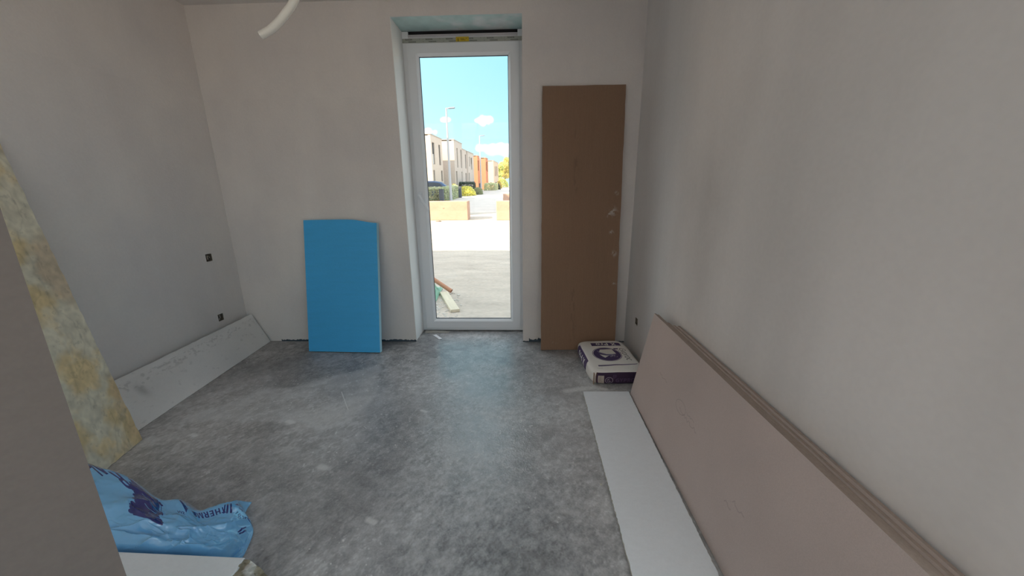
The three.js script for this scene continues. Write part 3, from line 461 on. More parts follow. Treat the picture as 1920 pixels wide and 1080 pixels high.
  tex.wrapS = tex.wrapT = THREE.ClampToEdgeWrapping;
  const m = new THREE.MeshPhysicalMaterial({ map: tex, roughness: 0.2, ior: 1.6, clearcoat: 1, clearcoatRoughness: 0.08, transmission: 0.05, thickness: 0 });
  tag(mesh('plastic_film', g, m), 'crumpled glossy blue packaging film with dark blue print on the floor', 'plastic film');
}
// ---------------------------------------------------------------- bag of plaster
{
  const o = thing('plaster_bag', 'white and purple paper bag of plaster lying in right corner', 'bag', null, V(0.629, 0, -2.575)); o.rotation.y = 0.06;
  const wx = 0.183, hy = 0.056, lz = 0.272, g = new THREE.BoxGeometry(2, 2, 2, 30, 14, 40), p = g.attributes.position;
  for (let i = 0; i < p.count; i++) {
    let x = p.getX(i), y = p.getY(i), z = p.getZ(i); const k = 7, s = Math.pow(Math.abs(x) ** k + Math.abs(y) ** k + Math.abs(z) ** k, -1 / k); x *= s; y *= s; z *= s;
    const n = fbm(x * 3 + 9, z * 3 + y * 2, 3) - 0.5, pinch = 1 - 0.1 * (1 - y * y) * 0 , bul = 1 + 0.05 * (1 - y * y);
    let X = x * wx * bul + 0.004 * n, Y = y * hy * (1 + 0.1 * n - 0.07 * (x * x * z * z)) , Z = z * lz * (1 + 0.02 * (1 - y * y)) + 0.004 * n;
    p.setXYZ(i, X, Math.max(-hy + 0.0005, Y) + hy, Z);
  }
  smoothNormals(g);
  const paper = '#ece8e4', ink = '#4a3a63', inkDark = '#2a1f33', rr = rng(15);
  const base = (c, w, h, col) => { c.fillStyle = col; c.fillRect(0, 0, w, h); for (let i = 0; i < 500; i++) { c.fillStyle = `rgba(90,80,75,${0.05 * rr()})`; c.fillRect(rr() * w, rr() * h, 10 + 40 * rr(), 3 + 12 * rr()); } };
  const top = canvasTex(724, 1088, (c, w, h) => {
    base(c, w, h, paper);
    c.fillStyle = 'rgba(120,105,90,0.5)'; c.fillRect(140, 70, 120, 10); c.fillRect(470, 40, 150, 8);
    c.fillStyle = ink; c.fillRect(180, 130, 460, 130); c.save(); c.translate(410, 195); c.rotate(Math.PI); c.fillStyle = '#e6e2dc'; c.font = 'bold 140px sans-serif'; c.textAlign = 'center'; c.textBaseline = 'middle'; c.scale(0.9, 0.95); c.fillText('X Pro', 0, 4); c.restore();
    c.fillStyle = ink; c.beginPath(); c.ellipse(335, 560, 212, 236, 0, 0, 6.3); c.fill(); c.strokeStyle = paper; c.lineWidth = 7; c.beginPath(); c.ellipse(335, 560, 200, 224, 0, 0, 6.3); c.stroke();
    c.fillStyle = '#77708c'; c.beginPath(); c.moveTo(210, 420); c.lineTo(460, 590); c.lineTo(400, 640); c.lineTo(230, 520); c.fill();
    c.fillStyle = '#dfdbd3'; c.beginPath(); c.moveTo(270, 395); c.lineTo(450, 390); c.lineTo(470, 560); c.lineTo(330, 560); c.lineTo(240, 480); c.fill();
    c.beginPath(); c.moveTo(225, 560); c.lineTo(330, 610); c.lineTo(360, 600); c.lineTo(280, 680); c.lineTo(255, 640); c.fill(); for (let i = 0; i < 9; i++) c.fillRect(360 + rr() * 110, 590 + rr() * 70, 10, 12);
    c.fillStyle = ink; c.fillRect(480, 360, 70, 40);
    c.save(); c.translate(612, 560); c.rotate(Math.PI / 2); c.fillStyle = '#3b3640'; c.font = 'italic 132px sans-serif'; c.textAlign = 'center'; c.textBaseline = 'middle'; c.fillText('Gyproc', 0, 0); c.restore();
    c.fillStyle = '#5b4d70'; c.beginPath(); c.moveTo(110, 910); c.lineTo(700, 890); c.lineTo(700, 906); c.lineTo(110, 950); c.fill(); c.fillStyle = 'rgba(90,80,95,0.35)'; c.fillRect(60, 1010, 90, 8);
  });
  const front = canvasTex(724, 224, (c, w, h) => {
    base(c, w, h, '#35203e'); c.fillStyle = paper; c.fillRect(0, 0, 44, h); c.fillStyle = '#5b4436'; c.fillRect(44, 0, 16, h); c.fillStyle = paper; c.fillRect(0, 0, w, 26);
    c.fillStyle = '#b5a9a0'; c.fillRect(80, 66, 84, 128); c.fillStyle = '#6d615c'; for (let i = 0; i < 9; i++) c.fillRect(92, 80 + i * 12, 30 + 28 * rr(), 3);
    c.strokeStyle = '#8d8392'; c.lineWidth = 10; c.beginPath(); c.ellipse(230, 140, 48, 46, 0, 0, 6.3); c.stroke(); c.lineWidth = 8; c.beginPath(); c.arc(230, 140, 24, 0.4, 5.2); c.stroke(); c.beginPath(); c.moveTo(214, 120); c.lineTo(244, 160); c.stroke();
    c.fillStyle = '#54405f'; c.font = 'bold 78px sans-serif'; c.fillText('GYPROC', 310, 168); c.fillRect(280, 60, 8, 60); c.fillRect(296, 60, 8, 60); c.fillRect(312, 60, 8, 40); c.fillStyle = '#a8a0aa'; c.fillRect(690, 60, 20, 34);
  });
  const left = canvasTex(1088, 224, (c, w, h) => { base(c, w, h, paper); c.fillStyle = ink; c.beginPath(); c.moveTo(150, 10); c.lineTo(760, 10); c.lineTo(760, 170); c.lineTo(150, 170); c.fill(); c.save(); c.translate(455, 92); c.rotate(Math.PI); c.fillStyle = '#ece9e4'; c.font = 'bold 150px sans-serif'; c.textAlign = 'center'; c.textBaseline = 'middle'; c.fillText('X Pro', 0, 0); c.restore(); });
  const plain = mapped(canvasTex(256, 256, (c, w, h) => base(c, w, h, paper)), 0.8), tm = (t) => mapped(t, 0.75);
  mesh('paper_sack', g, [plain, tm(left), tm(top), plain, tm(front), plain], o);
  mesh('end_seam', (() => { const q = new RoundedBoxGeometry(0.006, 0.085, 0.02, 2, 0.0028); q.translate(-wx + 0.012, 0.05, lz - 0.012); return q; })(), mat(0.3, 0.22, 0.16, 0.9), o);
}
// ---------------------------------------------------------------- white conduit hanging from the ceiling
{
  const pts = [[490, 66], [507, 56], [524, 40], [540, 20], [551, 2], [560, -30], [568, -90], [572, -170]].map(([u, v]) => onZ(u, v, -1.3)); pts.push(V(pts[7].x + 0.02, 2.45, -1.3), V(pts[7].x + 0.02, 2.615, -1.3));
  const o = thing('cable_conduit', 'pale flexible conduit hanging down from the ceiling', 'conduit');
  const curve = new THREE.CatmullRomCurve3(pts), g = new THREE.TubeGeometry(curve, 160, 0.0115, 14, false), p = g.attributes.position, n = g.attributes.normal;
  for (let i = 0; i < p.count; i++) { const k = Math.floor(i / 15) % 2 ? 0.0007 : 0; p.setXYZ(i, p.getX(i) + n.getX(i) * k, p.getY(i) + n.getY(i) * k, p.getZ(i) + n.getZ(i) * k); }
  mesh('sheath', g, mat(0.66, 0.63, 0.58, 0.5), o);
  const t0 = curve.getTangent(0), c0 = pts[0]; const cap = new THREE.TorusGeometry(0.0102, 0.002, 6, 18); cap.lookAt(t0); cap.translate(c0.x, c0.y, c0.z); mesh('rim', cap, mat(0.66, 0.63, 0.58, 0.5), o);
  const hole = new THREE.CircleGeometry(0.0105, 18); hole.lookAt(t0.clone().negate()); hole.translate(c0.x + t0.x * 0.006, c0.y + t0.y * 0.006, c0.z + t0.z * 0.006); mesh('bore', hole, M.dark, o);
}
// ---------------------------------------------------------------- small bits on the floor
function lump(r0, seed, sx = 1, sy = 0.7, sz = 1) { const g = new THREE.IcosahedronGeometry(r0, 1), p = g.attributes.position, m = new Map(), r = rng(seed); for (let i = 0; i < p.count; i++) { const k = [p.getX(i), p.getY(i), p.getZ(i)].map((x) => x.toFixed(5)).join(); if (!m.has(k)) m.set(k, 0.75 + 0.5 * r()); const s = m.get(k); p.setXYZ(i, p.getX(i) * s * sx, p.getY(i) * s * sy, p.getZ(i) * s * sz); } g.computeVertexNormals(); return g; }
{
  let p = onY(1127, 909, 0); let o = tag(mesh('pebble', lump(0.006, 3), M.plasterCore), 'tiny pale stone on the floor beside the flat white strip', 'stone'); o.position.set(p.x, 0.003, p.z);
  p = onY(819, 632, 0); const a = onY(812, 629, 0), b = onY(824, 637, 0), s = sheetBoard(V(a.x, 0.003, a.z), V(b.x, 0.003, b.z), V(b.x + 0.022, 0.006, b.z - 0.018), V(a.x + 0.03, 0.008, a.z - 0.004), 0.001, { nu: 6, nv: 2, rag: [0.004, 0.004, 0.006, 0.006], seed: 12 });
  tag(mesh('paper_scrap', merge([s.face, s.rim]), M.whitePaper), 'small torn white scrap on the floor at the door sill', 'scrap');
  const f = sheetBoard(V(-0.94, 0.004, -3.255), V(-0.72, 0.004, -3.262), V(-0.7, 0.012, -3.285), V(-0.94, 0.014, -3.29), 0.0006, { nu: 20, nv: 3, rag: [0, 0.01, 0.014, 0.008], seed: 13 });
  tag(mesh('film_strip', merge([f.face, f.rim]), mat(0.45, 0.43, 0.4, 0.4)), 'loose strip of torn film lying along the door sill', 'film strip');
}

// ================================================================ outside
const G = (z) => { const d = -z, pts = [[-40, -0.1], [19, -0.1], [24, 0.2], [30, 0.48], [51, 1.3], [97, 2.3], [200, 3.2]]; for (let i = 1; i < pts.length; i++) if (d <= pts[i][0]) return lerp(pts[i - 1][1], pts[i][1], (d - pts[i - 1][0]) / (pts[i][0] - pts[i - 1][0])); return 3.2; };
function groundMesh(x0, x1, zs, nx, lift, bump) { const pos = [], uv = [], idx = []; zs.forEach((z) => { for (let i = 0; i <= nx; i++) { const x = lerp(x0, x1, i / nx); pos.push(x, G(z) + lift + bump * (fbm(x * 0.9, z * 0.9, 4) - 0.5), z); uv.push(x, z); } }); for (let j = 0; j < zs.length - 1; j++) for (let i = 0; i < nx; i++) { const p = j * (nx + 1) + i; idx.push(p, p + 1, p + nx + 1, p + 1, p + nx + 2, p + nx + 1); } const g = new THREE.BufferGeometry(); g.setAttribute('position', new THREE.Float32BufferAttribute(pos, 3)); g.setAttribute('uv', new THREE.Float32BufferAttribute(uv, 2)); g.setIndex(idx); g.computeVertexNormals(); if (g.attributes.normal.getY(0) < 0) { for (let i = 0; i < idx.length; i += 3) { const t = idx[i]; idx[i] = idx[i + 1]; idx[i + 1] = t; } g.setIndex(idx); g.computeVertexNormals(); } return g; }
const span = (a, b, n) => Array.from({ length: n + 1 }, (_, i) => lerp(a, b, i / n));
M.sand = mapped(colorTex(1024, 1024, (u, v) => { const a = fbm(u * 6, v * 20, 5, 6), b = fbm(u * 24, v * 60, 4, 24), c = vnoise(u * 256, v * 256), rut = Math.pow(1 - Math.abs(2 * fbm(u * 2, v * 14, 3, 2) - 1), 8), k = 0.86 + 0.3 * (a - 0.5) + 0.22 * (b - 0.5) + 0.12 * (c - 0.5) - 0.08 * rut; return [0.59 * k, 0.52 * k, 0.45 * k]; }, 0.125, 0.125), 0.95, { bumpMap: greyTex(512, 512, (u, v) => fbm(u * 30, v * 30, 5, 30), 0.25, 0.25), bumpScale: 0.02 });
M.road = mapped(colorTex(512, 512, (u, v) => { const k = 0.9 + 0.2 * (fbm(u * 8, v * 8, 5, 8) - 0.5) + 0.1 * (vnoise(u * 256, v * 256) - 0.5); return [0.66 * k, 0.59 * k, 0.55 * k]; }, 0.25, 0.25), 0.9);
M.verge = mapped(colorTex(512, 512, (u, v) => { const k = 0.7 + 0.6 * fbm(u * 14, v * 14, 5, 14); return [0.24 * k, 0.25 * k, 0.13 * k]; }, 0.25, 0.25), 0.95);
struct('site_ground', groundMesh(-45, 45, [...span(40, -3.5, 20), ...span(-4, -22, 60)], 120, 0, 0.03), M.sand);
struct('road', groundMesh(-6.1, 8, span(-22, -140, 60), 8, 0, 0), M.road);
struct('verge', groundMesh(-60, -6.1, span(-22, -140, 60), 8, 0, 0), M.verge);
struct('verge', groundMesh(8, 60, span(-22, -140, 60), 8, 0, 0), M.verge);

// concrete blocks
M.concrete = mapped(colorTex(512, 512, (u, v) => { const a = fbm(u * 3, v * 3, 5, 3), b = fbm(u * 20, v * 20, 4, 20), low = sstep(v, 0.55, 0.45) * 0.08, k = 0.9 + 0.3 * (a - 0.5) + 0.12 * (b - 0.5) + low; return [0.56 * k, 0.37 * k, 0.28 * k]; }, 1 / 1.6, 1 / 0.92), 0.9);
M.concreteDark = mat(0.2, 0.16, 0.13, 0.9);
function block(x0, x1, zf, h, y, label, turn = 0) {
  const o = thing('concrete_block', label, 'concrete block', null, V((x0 + x1) / 2, y - 0.01, zf - 0.4)); o.rotation.y = turn;
  const w = x1 - x0; mesh('body', boxUV(new RoundedBoxGeometry(w, h, 0.8, 3, 0.035).translate(0, h / 2, 0)), M.concrete, o);
  const ring = new THREE.TorusGeometry(0.035, 0.011, 8, 16, Math.PI); ring.rotateZ(Math.PI); ring.translate(w / 2 - 1.2, h * 0.66, 0.4); mesh('lifting_eye', ring, M.concreteDark, o); return o;
}
block(-5.15, -2.79, -18.6, 0.93, -0.1, 'long sunlit concrete barrier block on the left beyond the sandy ground');
block(-1.36, 1.0, -18.3, 0.93, -0.1, 'concrete barrier block at the right edge of the glass', 0.01);
block(-1.3, 0.9, -23.4, 0.95, G(-23.4), 'concrete block further back, peeping over the right barrier block');
{ const p = onY(822, 415.5, -0.1); const o = tag(mesh('rubble_piece', lump(0.1, 6, 1.3, 0.4, 1), M.concreteDark), 'flat dark lump of rubble on sand before left concrete block', 'rubble'); o.position.set(p.x, -0.09, p.z); }

// timber, pipe and green sheet just outside the door
{
  const A = onY(832, 549, -0.08), B = onY(853.5, 583, -0.08), d = B.clone().sub(A), L = d.length();
  let o = tag(mesh('timber_batten', boxUV(new RoundedBoxGeometry(0.11, 0.035, L, 2, 0.004)), mapped(colorTex(128, 256, (u, v) => { const k = 0.85 + 0.3 * fbm(u * 20, v * 2, 4, 20); return [0.66 * k, 0.6 * k, 0.47 * k]; }, 2, 1), 0.8)), 'short pale timber batten lying outside on the ground', 'plank');
  o.position.copy(A).lerp(B, 0.5); o.position.y = -0.078; o.rotation.y = Math.atan2(d.x, d.z);
  const P = onY(806, 519, 0.12), Q = onY(846.5, 546, -0.066);
  tag(mesh('red_pipe', new THREE.TubeGeometry(new THREE.LineCurve3(P, Q), 6, 0.03, 12, false), mat(0.5, 0.25, 0.16, 0.7)), 'reddish brown pipe lying outside above the pale batten', 'pipe');
  const NU = 26, NV = 20, pos = [], idx = [], uv = [], a = onY(806, 533, -0.08), b = onY(830, 539, -0.08), c = onY(806, 572, -0.08), e = onY(818, 563, -0.08);
  for (let j = 0; j <= NV; j++) for (let i = 0; i <= NU; i++) { const p = a.clone().lerp(b, i / NU).lerp(c.clone().lerp(e, i / NU), j / NV); p.y = -0.09 + 0.1 * Math.pow(1 - Math.abs(2 * fbm(i / 7, j / 7 + 3, 3) - 1), 2) * Math.min(1, Math.min(i, NU - i, j, NV - j) / 5); pos.push(p.x, p.y, p.z); uv.push(i / NU, j / NV); }
  for (let j = 0; j < NV; j++) for (let i = 0; i < NU; i++) { const p = j * (NU + 1) + i; idx.push(p, p + NU + 1, p + 1, p + 1, p + NU + 1, p + NU + 2); }
  const g = new THREE.BufferGeometry(); g.setAttribute('position', new THREE.Float32BufferAttribute(pos, 3)); g.setAttribute('uv', new THREE.Float32BufferAttribute(uv, 2)); g.setIndex(idx); g.computeVertexNormals();
  tag(mesh('green_sheet', g, mat(0.24, 0.48, 0.36, 0.6)), 'crumpled green sheet outside under the reddish pipe', 'sheet');
  const r = rng(19), im = new THREE.InstancedMesh(lump(0.018, 4), mat(0.55, 0.53, 0.5, 0.95), 400), mx = new THREE.Matrix4();
  for (let i = 0; i < 400; i++) { const q = onY(806 + 62 * r() * r(), 548 + 55 * r(), -0.1), s = 0.3 + r() * r() * 1.1; mx.makeRotationY(r() * 6).scale(V(s, s, s)); mx.setPosition(q.x, -0.097, q.z); im.setMatrixAt(i, mx); }
  im.name = 'gravel'; im.castShadow = im.receiveShadow = true; Object.assign(im.userData, { label: 'scattered grey gravel on the ground outside the door', kind: 'stuff', category: 'gravel' }); scene.add(im);
}

// houses along the street
const STREET = V(0.068, 0, -1).normalize(), LEFTWARD = V(-1, 0, -0.068).normalize();
M.frameDark = mat(0.09, 0.08, 0.08, 0.5); M.paneDark = mat(0.1, 0.11, 0.13, 0.15); M.panelWhite = mat(0.7, 0.7, 0.7, 0.6); M.coping = mat(0.5, 0.47, 0.44, 0.6);
const brickTex = (r, g, b) => mapped(colorTex(256, 256, (u, v) => { const k = 0.9 + 0.2 * (fbm(u * 30, v * 60, 3, 30) - 0.5) + 0.1 * (vnoise(u * 128, v * 128) - 0.5); return [r * k, g * k, b * k]; }, 0.5, 0.5), 0.92);
M.brickBeige = brickTex(0.74, 0.62, 0.54); M.brickGrey = brickTex(0.68, 0.58, 0.52); M.brickRed = brickTex(0.7, 0.26, 0.15); M.brickSand = brickTex(0.76, 0.56, 0.42);
function house(label, corner, len, height, width, m, wins, zbase) {
  // local frame: x along the street (away), y up, z towards the street; origin at the near front corner
  const base = G(corner.z) - 0.4, o = thing('house', label, 'house', null, V(corner.x, base, corner.z)); o.rotation.y = Math.atan2(-STREET.z, STREET.x);
  const holes = [], H = height + 0.4, inv = new THREE.Matrix4().makeRotationY(-o.rotation.y);
  const local = (u, v) => { const d = ray(u, v), n = V(0, 0, 1).applyAxisAngle(V(0, 1, 0), o.rotation.y), t = n.dot(corner.clone().sub(EYE)) / n.dot(d); return EYE.clone().addScaledVector(d, t).sub(o.position).applyMatrix4(inv); };
  const list = wins.map(([u0, u1, v0, v1, kind]) => { const um = (u0 + u1) / 2, a = local(u0, (v0 + v1) / 2), b = local(u1, (v0 + v1) / 2), t = local(um, v0), q = local(um, v1); return [clamp(a.x, 0.15, len - 0.25), clamp(b.x, 0.25, len - 0.12), Math.max(0.35, q.y), Math.min(H - 0.3, t.y), kind]; }).filter((w) => w[1] - w[0] > 0.12 && w[3] - w[2] > 0.3);
  const shell = holed([[0, 0], [len, 0], [len, H], [0, H]], list.map((w) => w.slice(0, 4)), 0.25); shell.translate(0, 0, -0.25);
  mesh('wall', merge([boxUV(shell), box(0, len, 0, H - 0.1, -width, -0.25)]), m, o);
  mesh('roof_coping', box(-0.05, len + 0.03, H, H + 0.07, -width - 0.04, 0.05), M.coping, o);
  for (const [a, b, y0, y1, kind] of list) {
    if (kind === 'door') { const d = mesh('door', box(a, b, y0, y1, -0.18, -0.12), M.frameDark, o); continue; }
    const f = mesh('window', frameRing(a, b, y0, y1, a + 0.05, b - 0.05, y0 + 0.05, y1 - 0.05, -0.16, -0.1), M.frameDark, o);
    mesh('pane', box(a + 0.05, b - 0.05, kind === 'half' ? lerp(y0, y1, 0.5) : y0 + 0.05, y1 - 0.05, -0.15, -0.14), M.paneDark, f);
    if (kind === 'half') mesh('infill_panel', box(a + 0.05, b - 0.05, y0 + 0.05, lerp(y0, y1, 0.48), -0.15, -0.125), M.panelWhite, f);
  }
  return o;
}
const facadeLen = (c, u) => { const d = ray(u, 330), n = V(-STREET.z, 0, STREET.x), t = n.dot(c.clone().sub(EYE)) / n.dot(d); return EYE.clone().addScaledVector(d, t).sub(c).dot(STREET); };
function row(label, u, v, z, endU, width, m, wins) { const top = onZ(u, v, z), c = V(top.x, 0, z); return [house(label, c, facadeLen(c, endU), top.y - G(z), width, m, wins), c]; }
// nearest house stands left of the view through the glass; its shadow lies over the road
{ const n = house('', V(-9.7, 0, -16.5), 12.6, 7.6, 9, M.brickBeige, [], 0); n.userData = { kind: 'structure' }; n.name = 'wall_neighbour'; used.delete('house'); }
row('beige flat-roofed house with four slit windows, nearest seen', 806.5, 251.5, -36.5, 831.7, 9, M.brickBeige, [[811, 815.2, 267.5, 307.5, 'half'], [823.2, 826.2, 272, 309.5, 'w'], [813.4, 815.9, 319, 340, 'w'], [827.8, 830.4, 320, 340, 'w']]);
const [, c2] = row('grey-beige flat-roofed house behind the first lamp post', 850.5, 262, -42, 868.3, 9, M.brickGrey, [[856.8, 858.6, 278, 314, 'w'], [864, 866, 281, 315, 'half'], [855.8, 858, 321, 347, 'door'], [866, 867.3, 322, 345, 'w']]);
{ const n = V(-STREET.z, 0, STREET.x), s0 = facadeLen(c2, 868.6), s1 = facadeLen(c2, 876), s2 = facadeLen(c2, 887), p0 = c2.clone().addScaledVector(STREET, s0), p1 = c2.clone().addScaledVector(STREET, s1);
  const h = (u, v, p) => onZ(u, v, p.z).y - G(p.z);
  house('low grey house part with one slit window beside red houses, nearer half', p0, s1 - s0, h(869, 279.5, p0), 8, M.brickGrey, [[872.3, 874.2, 290, 316, 'half'], [873.2, 875.2, 324.6, 344, 'door']]);
  house('low grey house with paired slit windows just before the red houses', p1.clone().addScaledVector(n, 0.15), s2 - s1, h(876.5, 284, p1), 8, M.brickGrey, [[879.7, 881, 294, 312, 'w'], [883, 885.2, 296, 318, 'half'], [879.3, 880.8, 324, 343, 'w']]); }
row('orange-red brick house with sunlit end wall', 895, 291.8, -57, 899.6, 3.2, M.brickRed, [[896, 897.6, 301, 320, 'w']]);
row('darker red brick house right of the second lamp post', 910.3, 295.7, -62, 915.4, 7, M.brickRed, [[911.3, 912.6, 304, 320, 'w'], [913.4, 914.9, 303, 322, 'half']]);
row('farthest sand-coloured flat-roofed house at the end of the row', 925, 301.2, -72, 934.8, 5, M.brickSand, [[928, 929.4, 312, 330, 'w'], [931, 932.4, 312, 330, 'w']]);

// lamp posts
M.lampMetal = mat(0.5, 0.5, 0.53, 0.5);
function lampPost(u, v, vTop, z, label) {
  const b = onZ(u, v, z), y0 = G(z), o = thing('street_lamp', label, 'street lamp', 'street lamps along the road', V(b.x, y0, z)), H = onZ(u, vTop, z).y - y0, s = 1;
  mesh('pole', new THREE.CylinderGeometry(0.055, 0.115, H, 14).translate(0, H / 2, 0), M.lampMetal, o);
  mesh('base_sleeve', new THREE.CylinderGeometry(0.13, 0.13, 0.5, 14).translate(0, 0.25, 0), M.lampMetal, o);
  mesh('arm', new THREE.CylinderGeometry(0.03, 0.04, 0.34, 10).rotateZ(Math.PI / 2 - 0.06).translate(0.14, H - 0.02, 0), M.lampMetal, o);
  mesh('lamp_head', new RoundedBoxGeometry(0.5, 0.09, 0.2, 3, 0.035).rotateZ(0.06).translate(0.4, H, 0), mat(0.3, 0.33, 0.4, 0.5), o);
}
lampPost(845.5, 376, 202.5, -30, 'tall white street lamp in front of the beige houses');
lampPost(902.3, 357, 254.5, -51, 'farther street lamp in front of the red brick houses');

// foliage
const leafGeo = (s) => { const g = new THREE.BufferGeometry(); g.setAttribute('position', new THREE.Float32BufferAttribute([0, -s, 0, s * 0.55, 0, s * 0.12, 0, s, 0, 0, -s, 0, 0, s, 0, -s * 0.55, 0, s * 0.12], 3)); g.computeVertexNormals(); return g; };
const leafMat = () => new THREE.MeshPhysicalMaterial({ color: 0xffffff, roughness: 0.9, transmission: 0.3, thickness: 0, side: THREE.DoubleSide });
const LM = leafMat();
function foliage(name, n, size, seed, place, color, parent) {
  const r = rng(seed), im = new THREE.InstancedMesh(leafGeo(size), LM, n), mx = new THREE.Matrix4(), q = new THREE.Quaternion(), e = new THREE.Euler(), c = new THREE.Color();
  for (let i = 0; i < n; i++) { const p = place(r), s = 0.6 + 0.8 * r(); e.set(r() * 6.3, r() * 6.3, r() * 6.3); mx.compose(p, q.setFromEuler(e), V(s, s, s)); im.setMatrixAt(i, mx); const [R, Gc, B] = color(r, p); c.setRGB(R, Gc, B); im.setColorAt(i, c); }
  im.name = name; im.castShadow = im.receiveShadow = true; im.userData.kind = 'stuff'; parent.add(im); return im;
}
function shrub(name, label, category, x0, x1, z0, z1, h, n, size, seed, color, round = false) {
  const cx = (x0 + x1) / 2, cz = (z0 + z1) / 2, y = G(cz), o = thing(name, label, category, null, V(cx, y, cz)), hx = (x1 - x0) / 2, hz = Math.abs(z1 - z0) / 2;
  const place = (r) => { if (round) { const a = r() * 6.283, b = Math.acos(1 - r()), k = 0.75 + 0.28 * r(); return V(Math.cos(a) * Math.sin(b) * hx * k, Math.max(0.02, Math.cos(b) * h * k), Math.sin(a) * Math.sin(b) * hz * k); } const f = r(), top = h * (0.88 + 0.24 * fbm(seed + f * 7, 4, 3)); const u = r() * 2 - 1, w = r() * 2 - 1; return f < 0.4 ? V(u * hx, top * (0.9 + 0.14 * r()), w * hz) : f < 0.7 ? V(u * hx, r() * h, (r() < 0.5 ? -1 : 1) * hz * (0.9 + 0.14 * r())) : V((r() < 0.5 ? -1 : 1) * hx * (0.9 + 0.14 * r()), r() * h, w * hz); };
  const slope = (p) => { p.y += G(cz + p.z) - y; return p; };
  foliage('foliage', n, size, seed, (r) => slope(place(r)), color, o);
  const stems = []; const rs = rng(seed + 1); for (let i = 0; i < 14; i++) { const a = slope(V((rs() * 2 - 1) * hx * 0.7, 0, (rs() * 2 - 1) * hz * 0.7)), b = V(a.x * 1.1, a.y + h * 0.75, a.z * 1.1); stems.push(new THREE.TubeGeometry(new THREE.LineCurve3(a.clone().add(V(0, -0.05, 0)), b), 2, 0.02, 5)); }
  mesh('stem', merge(stems), mat(0.16, 0.12, 0.08, 0.9), o).userData.kind = 'stuff'; return o;
}
const tone = (r, g, b, v = 0.5) => (q) => { const k = 1 - v / 2 + v * q(), w = 0.85 + 0.3 * q(); return [r * k * w, g * k, b * k]; };
shrub('hedge', 'grey-green hedge along the road behind the left concrete block', 'hedge', -6.5, -6.1, -29.6, -35.2, 1.05, 6000, 0.06, 201, tone(0.58, 0.62, 0.4));
shrub('hedge', 'grey-green hedge in front of the parked blue car', 'hedge', -8.85, -6.55, -29.6, -31, 1.05, 6000, 0.06, 202, tone(0.62, 0.62, 0.42));
shrub('yellow_shrub', 'bright yellow flowering shrub beside the road', 'shrub', -6.9, -5.0, -38, -40.5, 0.95, 5000, 0.06, 203, (q) => { const k = 0.8 + 0.5 * q(); return q() < 0.65 ? [0.92 * k, 0.84 * k, 0.25] : [0.6 * k, 0.64 * k, 0.26]; }, true);
shrub('green_shrub', 'dull green low shrub right of the bright yellow shrub', 'shrub', -5.6, -4.5, -40.6, -42.6, 0.75, 2500, 0.06, 204, tone(0.4, 0.42, 0.24), true);
shrub('yellow_shrub', 'small yellow shrub behind the second dark gate pillar', 'shrub', -7.4, -6.3, -36.6, -38, 1.2, 2200, 0.06, 205, tone(0.66, 0.6, 0.22), true);
shrub('hedge', 'dark green clipped hedge behind the yellow shrub', 'hedge', -7.4, -5.7, -43.4, -45, 1.15, 4500, 0.06, 206, tone(0.1, 0.14, 0.11));
shrub('green_shrub', 'pale green shrub under the red houses by the farther lamp', 'shrub', -5.4, -3.9, -51.5, -57, 0.9, 3000, 0.08, 207, tone(0.6, 0.62, 0.38));
shrub('green_shrub', 'dark round shrub under the far sand-coloured house', 'shrub', -4.6, -3.6, -57.5, -59.2, 1.0, 1800, 0.07, 208, tone(0.1, 0.12, 0.08), true);
shrub('yellow_shrub', 'yellow shrub between two small dark pillars far down the road', 'shrub', -4.9, -3.9, -66, -68.5, 1.3, 1500, 0.09, 209, tone(0.74, 0.58, 0.2), true);

// dark gate pillars
M.pillar = mat(0.1, 0.11, 0.14, 0.7);
function pillar(u0, u1, vTop, z, label) { const a = onZ(u0, vTop, z), b = onZ(u1, vTop, z), y = G(z), o = thing('gate_pillar', label, 'pillar', null, V((a.x + b.x) / 2, y - 0.02, z)), w = b.x - a.x, h = a.y - y + 0.02; mesh('body', new RoundedBoxGeometry(w, h, w, 2, 0.012).translate(0, h / 2, 0), M.pillar, o); mesh('cap', new RoundedBoxGeometry(w + 0.03, 0.04, w + 0.03, 2, 0.01).translate(0, h + 0.02, 0), M.pillar, o); }
pillar(823.5, 831.3, 355.5, -29.2, 'dark grey pillar standing right behind the left concrete block');
pillar(859.3, 864.8, 350, -35.6, 'dark grey pillar at the end of the roadside hedge');
pillar(898.3, 900.6, 344.5, -44.5, 'thin dark pillar just left of the farther street lamp');
pillar(919.2, 921.6, 342.5, -61, 'small dark pillar left of the far yellow shrub');
pillar(929, 931.3, 342, -66, 'small dark pillar right of the far yellow shrub');

